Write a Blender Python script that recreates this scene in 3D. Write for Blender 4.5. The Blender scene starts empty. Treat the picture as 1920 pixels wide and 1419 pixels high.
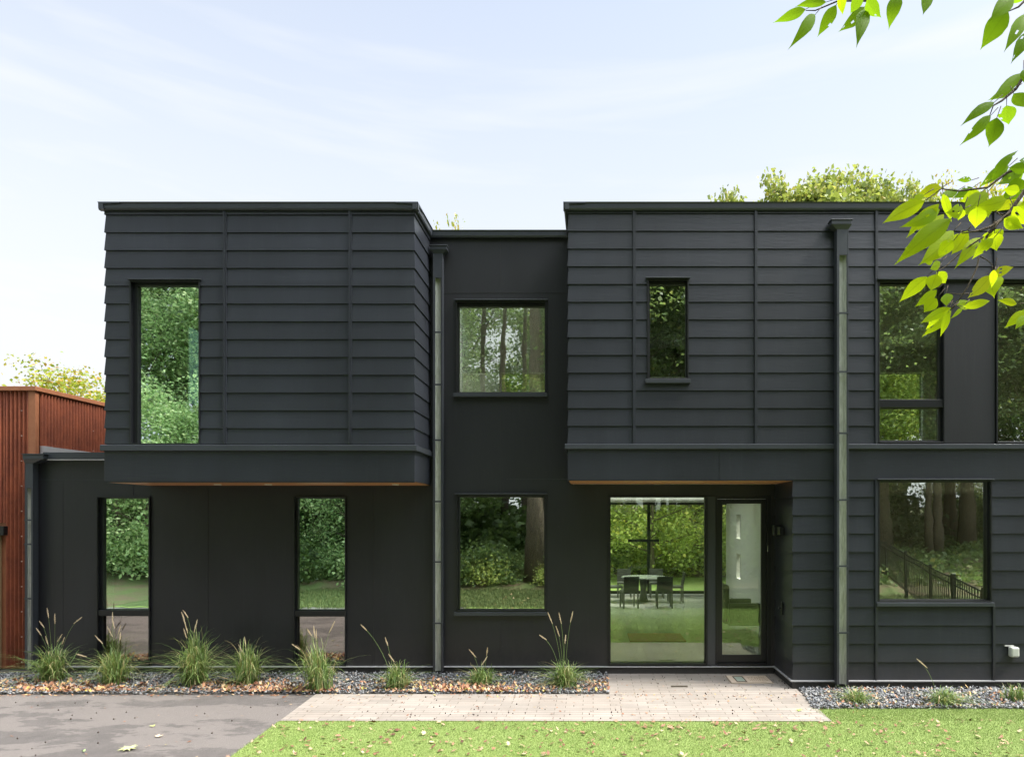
import bpy, math, random
import numpy as np
from mathutils import Vector, Matrix
random.seed(7); RNG = np.random.default_rng(7)
sc = bpy.context.scene
COL = sc.collection
rad = math.radians
F, CX, CY, EYE = 1280.0, 1112.0, 972.0, 2.6
A, B = 11.43, 10.43            # recessed facade plane, projecting facade plane

def WX(px, Y): return (px-CX)/F*Y
def WZ(py, Y): return EYE-(py-CY)/F*Y
def at(px, py, Y): return Vector((WX(px, Y), Y, WZ(py, Y)))

# ------------------------------------------------------------------ materials
def mat(name, col=(.5,.5,.5), rough=.6, metal=0., spec=.5):
    m = bpy.data.materials.new(name); m.use_nodes = True
    b = m.node_tree.nodes['Principled BSDF']
    b.inputs['Base Color'].default_value = (*col, 1); b.inputs['Roughness'].default_value = rough
    b.inputs['Metallic'].default_value = metal; b.inputs['Specular IOR Level'].default_value = spec
    return m
def N(m, t, **kw):
    n = m.node_tree.nodes.new(t)
    for k, v in kw.items(): setattr(n, k, v)
    return n
def L(m, a, b): m.node_tree.links.new(a, b)
def noise(m, scale, detail=4, rough=.55, stretch=(1,1,1), src='Object'):
    tc = N(m, 'ShaderNodeTexCoord'); mp = N(m, 'ShaderNodeMapping')
    mp.inputs['Scale'].default_value = stretch
    n = N(m, 'ShaderNodeTexNoise'); n.inputs['Scale'].default_value = scale
    n.inputs['Detail'].default_value = detail; n.inputs['Roughness'].default_value = rough
    L(m, tc.outputs[src], mp.inputs[0]); L(m, mp.outputs[0], n.inputs['Vector'])
    return n.outputs['Fac']
def ramp(m, fac, stops):
    r = N(m, 'ShaderNodeValToRGB'); e = r.color_ramp.elements
    while len(e) < len(stops): e.new(.5)
    for i, (p, c) in enumerate(stops):
        e[i].position = p; e[i].color = (*c, 1) if len(c) == 3 else c
    L(m, fac, r.inputs[0]); return r.outputs[0]
def mixc(m, fac, a, b, mode='MIX'):
    x = N(m, 'ShaderNodeMix', data_type='RGBA', blend_type=mode)
    for s, v in ((x.inputs[0], fac), (x.inputs[6], a), (x.inputs[7], b)):
        if hasattr(v, 'links') or hasattr(v, 'is_linked'): L(m, v, s)
        elif isinstance(v, (int, float)): s.default_value = v
        else: s.default_value = (*v, 1)
    return x.outputs[2]
def bump(m, h, strength=.3, dist=.01):
    b = N(m, 'ShaderNodeBump'); b.inputs['Strength'].default_value = strength
    b.inputs['Distance'].default_value = dist; L(m, h, b.inputs['Height'])
    L(m, b.outputs[0], m.node_tree.nodes['Principled BSDF'].inputs['Normal'])
def base(m): return m.node_tree.nodes['Principled BSDF'].inputs['Base Color']
def isl(m): return N(m, 'ShaderNodeNewGeometry').outputs['Random Per Island']

def painted(name, col, rough=.5, amt=.35, bs=.25):
    m = mat(name, col, rough)
    f1 = noise(m, 1.3, 5, .6, (1, 1, .35)); f2 = noise(m, 90, 3, .6)
    c = mixc(m, ramp(m, f1, [(.3, (0,0,0)), (.75, (1,1,1))]), tuple(x*(1-amt*.5) for x in col), tuple(x*(1+amt) for x in col))
    c = mixc(m, ramp(m, noise(m, 46, 2, .5), [(.72, (0,0,0)), (.8, (.16,.16,.16))]), c, (.22,.21,.2))
    tcz = N(m, 'ShaderNodeTexCoord'); sz = N(m, 'ShaderNodeSeparateXYZ'); L(m, tcz.outputs['Object'], sz.inputs[0])
    mz = N(m, 'ShaderNodeMapRange'); L(m, sz.outputs[2], mz.inputs[0]); mz.inputs[1].default_value = .1; mz.inputs[2].default_value = .75; mz.inputs[3].default_value = .5; mz.inputs[4].default_value = 0
    mm_ = N(m, 'ShaderNodeMath', operation='MULTIPLY'); L(m, mz.outputs[0], mm_.inputs[0]); L(m, noise(m, 11, 6, .75, (1, 1, .7)), mm_.inputs[1])
    c = mixc(m, mm_.outputs[0], c, (.085,.075,.065))     # splashed soil low on the walls
    c = mixc(m, ramp(m, noise(m, 7, 6, .65, (2.5, 2.5, .12)), [(.55, (0,0,0)), (.85, (.03,.03,.03))]), c, (.3,.3,.3))
    L(m, c, base(m)); bump(m, f2, bs, .004); return m

M = {}
M['siding'] = painted('charcoal_siding', (.0185,.0215,.0290), .38)
m = M['siding']; bump(m, noise(m, 38, 5, .7, (.12, .12, 1)), .55, .004); src = base(m).links[0].from_socket
L(m, mixc(m, 1., src, ramp(m, isl(m), [(0, (.86,.86,.86)), (1, (1.1,1.1,1.1))]), 'MULTIPLY'), base(m))
M['panel'] = painted('charcoal_panel', (.0125,.0135,.017), .42)
M['metal'] = painted('black_flashing', (.034,.039,.048), .36, .2, .06)
M['frame'] = mat('window_frame_black', (.008,.009,.011), .35)
M['found'] = painted('foundation_metal', (.018,.018,.02), .6)
M['flash'] = mat('galvanised_lip', (.46,.46,.47), .45, .1)
M['white'] = mat('interior_white', (.78,.78,.75), .7)
M['chan'] = mat('downspout_liner', (.42,.46,.38), .4, .15)
m = M['chan']
L(m, ramp(m, noise(m, 14, 5, .7, (4, 4, .35)), [(.3, (.3,.31,.27)), (.6, (.56,.58,.54)), (.8, (.72,.73,.71))]), base(m))
m = M['soffit'] = mat('cedar_soffit', (.42,.2,.1), .5)
tc = N(m, 'ShaderNodeTexCoord'); w = N(m, 'ShaderNodeTexWave', bands_direction='Y'); w.inputs['Scale'].default_value = 2.2; w.inputs['Distortion'].default_value = .4
L(m, tc.outputs['Object'], w.inputs['Vector'])
L(m, mixc(m, noise(m, 20, 4, .6, (.2, 3, 3)), (.32,.13,.055), (.62,.3,.15)), base(m))

def glass(name, tint, trans, refl, wav=.045):
    """coated double glazing: part mirror, part clear"""
    m = bpy.data.materials.new(name); m.use_nodes = True; nt = m.node_tree
    nt.nodes.remove(nt.nodes['Principled BSDF']); out = nt.nodes['Material Output']
    g = N(m, 'ShaderNodeBsdfGlossy'); g.inputs['Roughness'].default_value = 0.0; g.inputs['Color'].default_value = (*tint, 1)
    t = N(m, 'ShaderNodeBsdfTransparent'); t.inputs['Color'].default_value = (*trans, 1)
    mx = N(m, 'ShaderNodeMixShader')
    lw = N(m, 'ShaderNodeFresnel'); lw.inputs['IOR'].default_value = 1.5
    ma = N(m, 'ShaderNodeMath', operation='ADD', use_clamp=True); ma.inputs[1].default_value = refl; L(m, lw.outputs[0], ma.inputs[0])
    L(m, ma.outputs[0], mx.inputs[0]); L(m, t.outputs[0], mx.inputs[1]); L(m, g.outputs[0], mx.inputs[2])
    b = N(m, 'ShaderNodeBump'); b.inputs['Strength'].default_value = wav; b.inputs['Distance'].default_value = .02
    L(m, noise(m, 1.6, 2, .5), b.inputs['Height']); L(m, b.outputs[0], g.inputs['Normal'])
    L(m, mx.outputs[0], out.inputs[0]); return m
M['glass'] = glass('coated_glass', (.97,1,.95), (.84,.93,.86), .42)
M['glass_green'] = glass('green_coated_glass', (.86,1,.95), (.75,1,.88), .72, .06)
M['glass_clear'] = glass('clear_glass', (.9,1,.86), (.95,1,.9), .06)
M['glass_dark'] = glass('bronze_glass', (.8,.75,.7), (.5,.5,.5), .38)

m = M['rust'] = mat('weathering_steel', (.3,.1,.04), .75)
c = mixc(m, ramp(m, noise(m, 5, 8, .7, (1, 1, .5)), [(.35, (0,0,0)), (.65, (1,1,1))]), (.15,.036,.018), (.28,.075,.032))
c = mixc(m, ramp(m, noise(m, 40, 6, .75, (1.5, 1.5, .5)), [(.5, (0,0,0)), (.75, (.6,.6,.6))]), c, (.34,.12,.055))
L(m, c, base(m)); bump(m, noise(m, 60, 4), .2, .004)
m = M['rust_trim'] = mat('weathering_steel_trim', (.34,.13,.06), .6)
L(m, mixc(m, noise(m, 9, 7, .7), (.22,.07,.03), (.42,.18,.09)), base(m))
M['screw'] = mat('screw_head', (.6,.5,.45), .4, .6)
m = M['wood'] = mat('weathered_wood', (.3,.22,.12), .7)
L(m, mixc(m, noise(m, 12, 5, .6, (6, 6, .4)), (.2,.13,.06), (.42,.31,.17)), base(m))

# ------------------------------------------------------------------ mesh helpers
def mesh_obj(name, verts, faces, mats, parent=None, midx=None, smooth=False):
    me = bpy.data.meshes.new(name); me.from_pydata([tuple(v) for v in verts], [], faces)
    for mm in (mats if isinstance(mats, (list, tuple)) else [mats]): me.materials.append(mm)
    if midx is not None: me.polygons.foreach_set('material_index', midx)
    if smooth: me.polygons.foreach_set('use_smooth', [True]*len(faces))
    me.update()
    o = bpy.data.objects.new(name, me); COL.objects.link(o)
    if parent: o.parent = parent
    return o
def np_mesh(name, V, k, mats, parent=None, mi=None, smooth=False, link=True):
    """V: (n*k,3) array of separate k-gons"""
    n = len(V)//k; me = bpy.data.meshes.new(name)
    me.vertices.add(len(V)); me.vertices.foreach_set('co', V.astype(np.float32).ravel())
    me.loops.add(n*k); me.loops.foreach_set('vertex_index', np.arange(n*k, dtype=np.int32))
    me.polygons.add(n); me.polygons.foreach_set('loop_start', np.arange(0, n*k, k, dtype=np.int32))
    me.polygons.foreach_set('loop_total', np.full(n, k, dtype=np.int32))
    for mm in (mats if isinstance(mats, (list, tuple)) else [mats]): me.materials.append(mm)
    if mi is not None: me.polygons.foreach_set('material_index', mi)
    me.update(calc_edges=True)
    if not link: return me
    o = bpy.data.objects.new(name, me); COL.objects.link(o)
    if parent: o.parent = parent
    return o
def idx_mesh(name, V, Fa, mats, parent=None, smooth=False, link=True):
    """V (n,3), Fa (m,k) index array"""
    me = bpy.data.meshes.new(name); m_, k = Fa.shape
    me.vertices.add(len(V)); me.vertices.foreach_set('co', V.astype(np.float32).ravel())
    me.loops.add(m_*k); me.loops.foreach_set('vertex_index', Fa.astype(np.int32).ravel())
    me.polygons.add(m_); me.polygons.foreach_set('loop_start', np.arange(0, m_*k, k, dtype=np.int32))
    me.polygons.foreach_set('loop_total', np.full(m_, k, dtype=np.int32))
    if smooth: me.polygons.foreach_set('use_smooth', np.ones(m_, dtype=bool))
    me.materials.append(mats); me.update(calc_edges=True)
    if not link: return me
    o = bpy.data.objects.new(name, me); COL.objects.link(o)
    if parent: o.parent = parent
    return o
class MB:
    def __init__(s): s.v, s.f = [], []
    def box(s, x0, x1, y0, y1, z0, z1):
        if x0 > x1: x0, x1 = x1, x0
        if y0 > y1: y0, y1 = y1, y0
        i = len(s.v)
        s.v += [(x,y,z) for z in (z0,z1) for y in (y0,y1) for x in (x0,x1)]
        s.f += [tuple(i+a for a in q) for q in ((0,2,3,1),(4,5,7,6),(0,1,5,4),(2,6,7,3),(0,4,6,2),(1,3,7,5))]
        return s
    def quad(s, *p):
        i = len(s.v); s.v += list(p); s.f.append(tuple(range(i, i+len(p)))); return s
    def prism(s, prof, ax, a, b):
        """prof: list of 2D points in the other two axes, extruded along ax"""
        n = len(prof); i = len(s.v)
        for t in (a, b):
            for (p, q) in prof: s.v.append((t,p,q) if ax == 0 else (p,t,q) if ax == 1 else (p,q,t))
        for k in range(n): s.f.append((i+k, i+(k+1)%n, i+n+(k+1)%n, i+n+k))
        s.f.append(tuple(range(i+n-1, i-1, -1))); s.f.append(tuple(range(i+n, i+2*n))); return s
    def tube(s, pts, radii, n=8, cap=True):
        i0 = len(s.v); pts = [Vector(p) for p in pts]
        for k, p in enumerate(pts):
            d = (pts[min(k+1, len(pts)-1)]-pts[max(k-1, 0)]).normalized()
            u = d.cross(Vector((.13,.97,.2))).normalized(); w_ = d.cross(u)
            for j in range(n):
                a = 2*math.pi*j/n; s.v.append(tuple(p+(u*math.cos(a)+w_*math.sin(a))*radii[k]))
        for k in range(len(pts)-1):
            for j in range(n):
                a, b = i0+k*n+j, i0+k*n+(j+1)%n; s.f.append((a, b, b+n, a+n))
        if cap:
            s.f.append(tuple(range(i0+n-1, i0-1, -1))); e = i0+(len(pts)-1)*n; s.f.append(tuple(range(e, e+n)))
        return s
    def build(s, name, mt, parent=None, smooth=False, bevel=0):
        o = mesh_obj(name, s.v, s.f, mt, parent, smooth=smooth)
        if bevel:
            b = o.modifiers.new('bevel', 'BEVEL'); b.width = bevel; b.segments = 2; b.limit_method = 'ANGLE'
        return o
def tag(o, label=None, cat=None, group=None, kind=None):
    if label: o['label'] = label
    if cat: o['category'] = cat
    if group: o['group'] = group
    if kind: o['kind'] = kind
    return o
def empty(name, loc, rz=0, **kw):
    o = bpy.data.objects.new(name, None); COL.objects.link(o); o.location = loc; o.rotation_euler = (0,0,rz)
    o.empty_display_size = .2
    return tag(o, **kw)
def copy_tree(o, parent=None):
    c = o.copy(); COL.objects.link(c)
    if parent: c.parent = parent
    for ch in list(o.children): copy_tree(ch, c)
    return c

# ------------------------------------------------------------------ house
house = empty('house', (0,0,0), label='modern two-storey black house with lap siding and flat roofs', cat='house')

def uvw(axis, plane, sgn):
    # u along wall, z up, w depth outwards (sgn = outward direction on the wall normal axis)
    if axis == 'y': return lambda u, z, w: (u, plane+sgn*w, z)
    return lambda u, z, w: (plane+sgn*w, u, z)

def wall(name, axis, plane, sgn, thick, u0, u1, z0, z1, ops=(), mo='panel', mi='white'):
    """wall slab with openings (u0,u1,z0,z1); outer face at plane, inner at plane - sgn*thick"""
    P = uvw(axis, plane, sgn)
    us = sorted({u0, u1, *[min(max(a, u0), u1) for o in ops for a in o[:2]]}); zs = sorted({z0, z1, *[min(max(a, z0), z1) for o in ops for a in o[2:4]]})
    v, f, mx = [], [], []
    def q(*p, k=0):
        i = len(v); v.extend(p); f.append(tuple(range(i, i+4))); mx.append(k)
    def inside(u, z): return any(o[0] < u < o[1] and o[2] < z < o[3] for o in ops)
    for a, b in zip(us, us[1:]):
        for c, d in zip(zs, zs[1:]):
            if inside((a+b)/2, (c+d)/2): continue
            q(P(a,c,0), P(b,c,0), P(b,d,0), P(a,d,0), k=0)
            q(P(a,c,-thick), P(b,c,-thick), P(b,d,-thick), P(a,d,-thick), k=1)
    for o in ops:
        a, b, c, d = max(o[0], u0), min(o[1], u1), max(o[2], z0), min(o[3], z1)
        h = -thick*.45
        for (wa, wb, k) in ((0, h, 0), (h, -thick, 1)):
            q(P(a,c,wa), P(a,d,wa), P(a,d,wb), P(a,c,wb), k=k); q(P(b,c,wa), P(b,d,wa), P(b,d,wb), P(b,c,wb), k=k)
            q(P(a,c,wa), P(b,c,wa), P(b,c,wb), P(a,c,wb), k=k); q(P(a,d,wa), P(b,d,wa), P(b,d,wb), P(a,d,wb), k=k)
    t = -thick
    q(P(u0,z0,0), P(u0,z1,0), P(u0,z1,t), P(u0,z0,t)); q(P(u1,z0,0), P(u1,z1,0), P(u1,z1,t), P(u1,z0,t))
    q(P(u0,z0,0), P(u1,z0,0), P(u1,z0,t), P(u0,z0,t)); q(P(u0,z1,0), P(u1,z1,0), P(u1,z1,t), P(u0,z1,t))
    return mesh_obj(name, v, f, [M[mo], M[mi]], house, mx)

def siding(axis, plane, sgn, u0, u1, z0, z1, first, exp, ops=(), ext=(0,0)):
    P = uvw(axis, plane, sgn); pb, pt = .024, .007
    v, f = [], []
    def q(*p): i = len(v); v.extend(p); f.append(tuple(range(i, i+len(p))))
    zb = [z0]+[first+k*exp for k in range(80) if z0+.02 < first+k*exp < z1-.01]+[z1]
    for a, b in zip(zb, zb[1:]):
        top = a+exp if a > z0 else (zb[1] if len(zb) > 2 else z1)
        if a == z0: lo = zb[1]-exp
        else: lo = a
        D = lambda z: pb+(pt-pb)*(z-lo)/exp
        cuts = sorted({a, b, *[c for o in ops for c in o[2:4] if a < c < b]})
        for c, d in zip(cuts, cuts[1:]):
            zm = (c+d)/2; segs = [(u0, u1)]
            for o in ops:
                if o[2] < zm < o[3]:
                    ns = []
                    for (s, e) in segs:
                        if o[1] <= s or o[0] >= e: ns.append((s, e)); continue
                        if o[0] > s: ns.append((s, o[0]))
                        if o[1] < e: ns.append((o[1], e))
                    segs = ns
            for (s, e) in segs:
                el = ext[0] if s == u0 else 0; er = ext[1] if e == u1 else 0
                sa, sb_ = s-el*D(c), s-el*D(d); ea, eb = e+er*D(c), e+er*D(d)
                q(P(sa,c,D(c)), P(ea,c,D(c)), P(eb,d,D(d)), P(sb_,d,D(d)))
                if c == a: q(P(sa,c,D(c)), P(ea,c,D(c)), P(e+er*.005,c,.005), P(s-el*.005,c,.005))
                q(P(sa,c,D(c)), P(sb_,d,D(d)), P(s,d,0), P(s,c,0)); q(P(ea,c,D(c)), P(eb,d,D(d)), P(e,d,0), P(e,c,0))
    return mesh_obj('lap_siding', v, f, M['siding'], house)

def gbox(mb, axis, plane, sgn, u0, u1, z0, z1, w0, w1):
    a, b = plane+sgn*w0, plane+sgn*w1
    if axis == 'y': mb.box(u0, u1, a, b, z0, z1)
    else: mb.box(a, b, u0, u1, z0, z1)

def window(u0, u1, z0, z1, plane, panes, axis='y', sgn=-1, proud=.035, fw=.045, sill=True, head=True, gl='glass', glw=-.07, label=None):
    """panes: list of (z0,z1,material) glass openings; the frame fills what is between them"""
    mb = MB(); G = lambda *a: gbox(mb, axis, plane, sgn, *a)
    pl = [p if len(p) == 5 else (u0+fw, u1-fw, *p) for p in panes]
    G(u0, u0+.022, z0, z1, proud, -.03); G(u1-.022, u1, z0, z1, proud, -.03)
    G(u0+.022, u1-.022, z1-.022, z1, proud, -.03); G(u0+.022, u1-.022, z0, z0+.022, proud, -.03)
    ua, ub = pl[0][0], pl[0][1]
    G(u0+.004, ua, z0+.003, z1-.003, -.03, -.12); G(ub, u1-.004, z0+.003, z1-.003, -.03, -.12)
    zs = [z0+.003]+[z for p in sorted(pl, key=lambda p: p[2]) for z in p[2:4]]+[z1-.003]
    for a, b in zip(zs[::2], zs[1::2]):
        if b > a: G(ua, ub, a, b, -.03, -.12)
    for a, b in list(zip(zs[::2], zs[1::2]))[1:-1]:
        G(u0+.022, u1-.022, a+.01, b-.01, .02, -.03)
    o = mb.build('window', M['frame'], house, bevel=.003)
    if label: o['label'] = label
    for p in pl:
        g = MB(); gbox(g, axis, plane, sgn, p[0]-.004, p[1]+.004, p[2]-.004, p[3]+.004, glw, glw-.006)
        g.build('pane', M[p[4]], o)
    if sill:
        s = MB(); gbox(s, axis, plane, sgn, u0-.03, u1+.02, z0-.062, z0-.003, proud+.035, 0); s.build('sill', M['metal'], o, bevel=.004)
    if head:
        s = MB(); gbox(s, axis, plane, sgn, u0-.02, u1+.02, z1+.003, z1+.02, proud+.03, 0); s.build('head_flashing', M['metal'], o, bevel=.003)
    return o
def rb(px0, px1, py0, py1, Y): return (WX(px0, Y), WX(px1, Y), WZ(py1, Y), WZ(py0, Y))

# openings measured on the photograph
oWL = rb(245, 377, 527, 834, B); oWS = rb(1213, 1291, 524, 712, B)
oR1 = rb(1645, 1770, 527, 831, B); oR2 = rb(1866, 1990, 527, 831, B); oWR = rb(1645, 1858, 900, 1128, B)
oL1 = rb(183, 283, 930, 1247, A); oL2 = rb(551, 650, 930, 1247, A)
oC1 = rb(856, 1024, 927, 1146, A); oC2 = rb(855, 1025, 565, 738, A)
oE = rb(1141, 1446, 930, 1246, A)
ZT = 7.40; ZF = .128
XL, XR = -7.43, -2.74         # left box
XW = -.367                    # west end of right wing
XE = 3.06                     # east wall of the entry recess
# walls, front
wall('wall', 'y', A, -1, .22, -9.32, XR-.03, .03, 3.62, [oL1, oL2])
wall('wall', 'y', A, -1, .22, XR-.03, XW+.02, .03, ZT-.1, [oC1, oC2])
wall('wall', 'y', A, -1, .22, XW+.02, XE-.002, .03, 3.17, [oE])
wall('wall', 'y', B, -1, .22, XL, XR, 3.18, ZT-.1, [oWL], 'siding')
wall('wall', 'y', B, -1, .22, XW, 9.5, 3.21, ZT-.1, [oWS, oR1, oR2], 'siding')
wall('wall', 'y', B, -1, .22, XE, 9.5, .03, 3.205, [oWR], 'siding')
# walls, sides and back
wall('wall', 'x', XR, 1, .2, B+.22, A-.002, 3.18, ZT-.1, (), 'siding')
wall('wall', 'x', XL, -1, .2, B+.22, 18, 3.18, ZT-.1, [(12.2, 13.9, 4.66, 6.13)], 'siding')
wall('wall', 'x', XW, -1, .2, B+.22, A-.002, 3.21, ZT-.1, (), 'siding')
wall('wall', 'x', XE, -1, .2, B+.22, A+.3, .03, 3.205, (), 'siding')
wall('wall', 'x', -9.32, -1, .2, A+.22, 18, .03, 3.62, [(13, 15.5, .9, 2.9)])
wall('wall', 'x', 9.5, 1, .2, B+.22, 18, .03, ZT-.1, [(12, 14, 4.4, 6.3), (12, 15, .9, 2.9)], 'siding')
wall('wall', 'y', 18, 1, .2, XL, 9.5, 3.64, ZT-.1, [(-6, -4.5, 4.5, 6.3), (-2.4, -.9, 5.2, 6.4), (1.0, 2.4, 4.4, 6.3), (5.2, 8.6, 3.9, 6.4)])
wall('wall', 'y', 18, 1, .2, -9.32, -.6, .03, 3.6, [(-8.2, -6.6, .9, 2.9), (-5.5, -3.6, .9, 2.9)])
wall('wall', 'y', 18, 1, .2, 4.76, 9.5, .03, 3.6)
wall('wall', 'x', -.6, -1, .2, A+.22, 22.4, .03, 3.2, [(18.8, 22, .14, 3.1)])
wall('wall', 'x', 4.56, 1, .2, 14.0, 22.4, .03, 3.2, [(20.2, 20.75, 2.0, 2.72), (20.2, 20.75, .8, 1.55)])
wall('interior_wall', 'x', 4.2, 1, .12, A+.3, 14.0, .03, 3.2, (), 'white')
wall('interior_wall', 'y', 14.0, 1, .12, 4.2, 4.56, .03, 3.2, (), 'white')
wall('wall', 'y', 22.4, 1, .2, -.8, 4.76, .03, 3.62, [(-.42, 4.5, .14, 3.13)])
for x in (XR, XW, 4.2): wall('interior_wall', 'x', x+.02, -1, .12, A+.3, 17.8, 3.72, 7.0, (), 'white')
for x in (-5.2, -2.8): wall('interior_wall', 'x', x, -1, .12, A+.3, 17.8, .13, 3.2, (), 'white')
# slabs (floors, ceilings, roofs)
wd = mat('oak_floor', (.32,.22,.13), .35); L(wd, mixc(wd, noise(wd, 5, 5, .6, (6, .5, 1)), (.22,.14,.08), (.42,.3,.19)), base(wd))
pc = mat('polished_floor', (.46,.47,.43), .16); L(pc, mixc(pc, noise(pc, 1.5, 5, .6), (.38,.39,.36), (.5,.5,.47)), base(pc))
def slab(name, mt, x0, x1, y0, y1, z0, z1, hole=None):
    mb = MB()
    if not hole: return mb.box(x0, x1, y0, y1, z0, z1).build(name, mt, house)
    a, b, c_, d_ = hole
    return mb.box(x0, a, y0, y1, z0, z1).box(b, x1, y0, y1, z0, z1).box(a, b, y0, c_, z0, z1).box(a, b, d_, y1, z0, z1).build(name, mt, house)
H1, H2 = (-2.5, -.6, A+.27, 13.3), (.2, 4.0, 18.7, 21.6)  # unseen skylight openings, added to light the hall cabinet and dining table
slab('floor', wd, -9.1, -.62, A+.23, 17.9, -.1, .125); slab('floor', pc, -.59, 4.55, A+.23, 22.3, -.1, .125)
slab('floor', wd, XE+.01, 9.3, B+.23, A+.22, -.1, .124); slab('floor', wd, 4.57, 9.3, A+.23, 17.9, -.1, .124)
slab('ceiling', M['white'], -9.1, 9.3, A+.23, 17.8, 3.21, 3.3); slab('ceiling', M['white'], -.59, 4.55, 18.25, 22.3, 3.19, 3.28, H2)
slab('ceiling', M['white'], XL+.2, 9.3, A+.23, 17.8, 7.0, 7.1, H1); slab('ceiling', M['white'], XL+.2, XR-.2, B+.23, A+.22, 7.0, 7.1)
slab('ceiling', M['white'], XW+.2, 9.3, B+.23, A+.22, 7.0, 7.1)
slab('floor', wd, XL+.2, 9.3, A+.23, 17.8, 3.6, 3.7); slab('floor', wd, XL+.2, XR-.2, B+.23, A+.22, 3.6, 3.7); slab('floor', wd, XW+.2, 9.3, B+.23, A+.22, 3.6, 3.7)
slab('ceiling', M['white'], XE+.2, 9.3, B+.23, A+.22, 3.21, 3.3)
rm = mat('roof_membrane', (.12,.12,.12), .8)
slab('roof', rm, XL+.1, 9.4, A+.1, 18.1, 7.12, 7.2, H1); slab('roof', rm, XL+.1, XR-.1, B+.1, A+.09, 7.12, 7.2); slab('roof', rm, XW+.1, 9.4, B+.1, A+.09, 7.12, 7.2)
slab('roof', rm, -9.25, XL-.01, A+.1, 18.1, 3.42, 3.5); slab('roof', rm, -.7, 4.7, 18.25, 22.5, 3.64, 3.72, H2)
# siding
z0u = 3.735
siding('y', B, -1, XL, XR, z0u, ZT-.1, WZ(803, B), .2712, [oWL], ext=(1, 1))
siding('x', XR, 1, B, A, z0u, ZT-.1, WZ(803, B), .2712, ext=(1, 0))
siding('x', XL, -1, B, 18, z0u, ZT-.1, WZ(803, B), .2712, [(12.2, 13.9, 4.66, 6.13)], ext=(1, 0))
xpan0, xpan1 = oR1[1], oR2[0]
siding('y', B, -1, XW, 9.5, z0u, ZT-.1, WZ(798.6, B), .27, [oWS, (oR1[0], oR2[1], oR1[2]-.2, oR1[3]+.02)], ext=(1, 1))
siding('x', XW, -1, B, A, z0u, ZT-.1, WZ(798.6, B), .27, ext=(1, 0))
siding('y', B, -1, XE, 9.5, .13, 3.2, WZ(1240.3, B), .2797, [oWR], ext=(1, 1))
siding('x', XE, -1, B, A, .13, 3.17, WZ(1240.3, B), .2797, ext=(1, 0))
# smooth panels
MB().box(xpan0+.01, xpan1-.01, B-.012, B+.02, oR1[2], oR1[3]).build('smooth_panel', M['panel'], house)
MB().box(oR2[1]+.01, 9.4, B-.012, B+.02, oR1[2], oR1[3]).build('smooth_panel', M['panel'], house)
MB().box(oR1[0]-.02, 9.5, B-.075, B-.001, oR1[3]+.003, oR1[3]+.022).build('head_flashing', M['metal'], house)
# band trim, fascia and soffits
def fascia(x0, x1, sides, zb, zt, zf):
    mb = MB(); mb.box(x0-.02*(0 in sides), x1+.02*(1 in sides), B-.026, B-.001, zf, zb)
    if 0 in sides: mb.box(x0-.02, x0-.001, B-.001, A-.003, zf, zb)
    if 1 in sides: mb.box(x1+.001, x1+.02, B-.001, A-.003, zf, zb)
    mb.build('fascia', M['siding'], house, bevel=.003)
    t = MB(); p = .085; r = [(0, zb), (-.05, zb), (-.062, zb+.006), (-.062, zt-.006), (-.045, zt), (0, zt)]
    xl = x0-(.062 if 0 in sides else 0); xr = x1+(.062 if 1 in sides else 0)
    t.prism([(B+a, z) for a, z in r], 0, xl, xr)
    if 1 in sides: t.prism([(x1-a, z) for a, z in r], 1, B-.001, A-.003)
    if 0 in sides: t.prism([(x0+a, z) for a, z in r], 1, B-.001, A-.003)
    t.build('band_trim', M['metal'], house, bevel=.003)
fascia(XL, XR, (0, 1), 3.628, 3.722, 3.165)
fascia(XW, 9.5, (0,), 3.655, 3.735, 3.19)
MB().box(XL-.02, XR+.02, B-.028, B+.0, 3.150, 3.1655).build('drip_edge', M['frame'], house)
MB().box(XW-.02, XE+.0, B-.028, B+.0, 3.178, 3.1905).build('drip_edge', M['frame'], house)
def soffit(x0, x1, z, lights=()):
    s = MB().box(x0, x1, B+.001, A-.001, z, z+.03).build('soffit', M['soffit'], house)
    for x in lights:
        MB().tube([(x, B+.55, z-.012), (x, B+.55, z+.002)], [.055, .055], 20).build('downlight', mat('downlight_trim', (.7,.7,.68), .4), s)
    return s
soffit(XL, XR, 3.152, (WX(405, B+.5), WX(500, B+.5), WX(740, B+.5)))
soffit(XW, XE, 3.178)
# fascia seams
for px in (1348,): MB().box(WX(px, B)-.002, WX(px, B)+.002, B-.029, B-.025, 3.2, 3.65).build('seam', M['frame'], house)
for (x, z0_, z1_) in ((WX(938, A), .14, WZ(1153, A)), (WX(938, A), WZ(925, A), WZ(746, A)), (WX(938, A), WZ(563, A), 7.25), (WX(250, A), WZ(928, A), WZ(905, A)), (WX(118, A), .14, WZ(905, A)), (WX(390, A), .14, 3.15), (WX(700, A), .14, 3.15)):
    MB().box(x-.003, x+.003, A-.004, A+.001, z0_, z1_).build('panel_seam', M['found'], house)
MB().box(WX(830, A), WX(1066, A), A-.004, A+.001, WZ(549, A)-.003, WZ(549, A)+.003).build('panel_seam', M['found'], house)
MB().box(WX(950, A), WX(1066, A), A-.004, A+.001, WZ(898, A)-.003, WZ(898, A)+.003).build('panel_seam', M['metal'], house)
MB().box(-9.3, XL, A-.004, A+.001, WZ(899, A)-.003, WZ(899, A)+.003).build('panel_seam', M['metal'], house)
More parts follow.
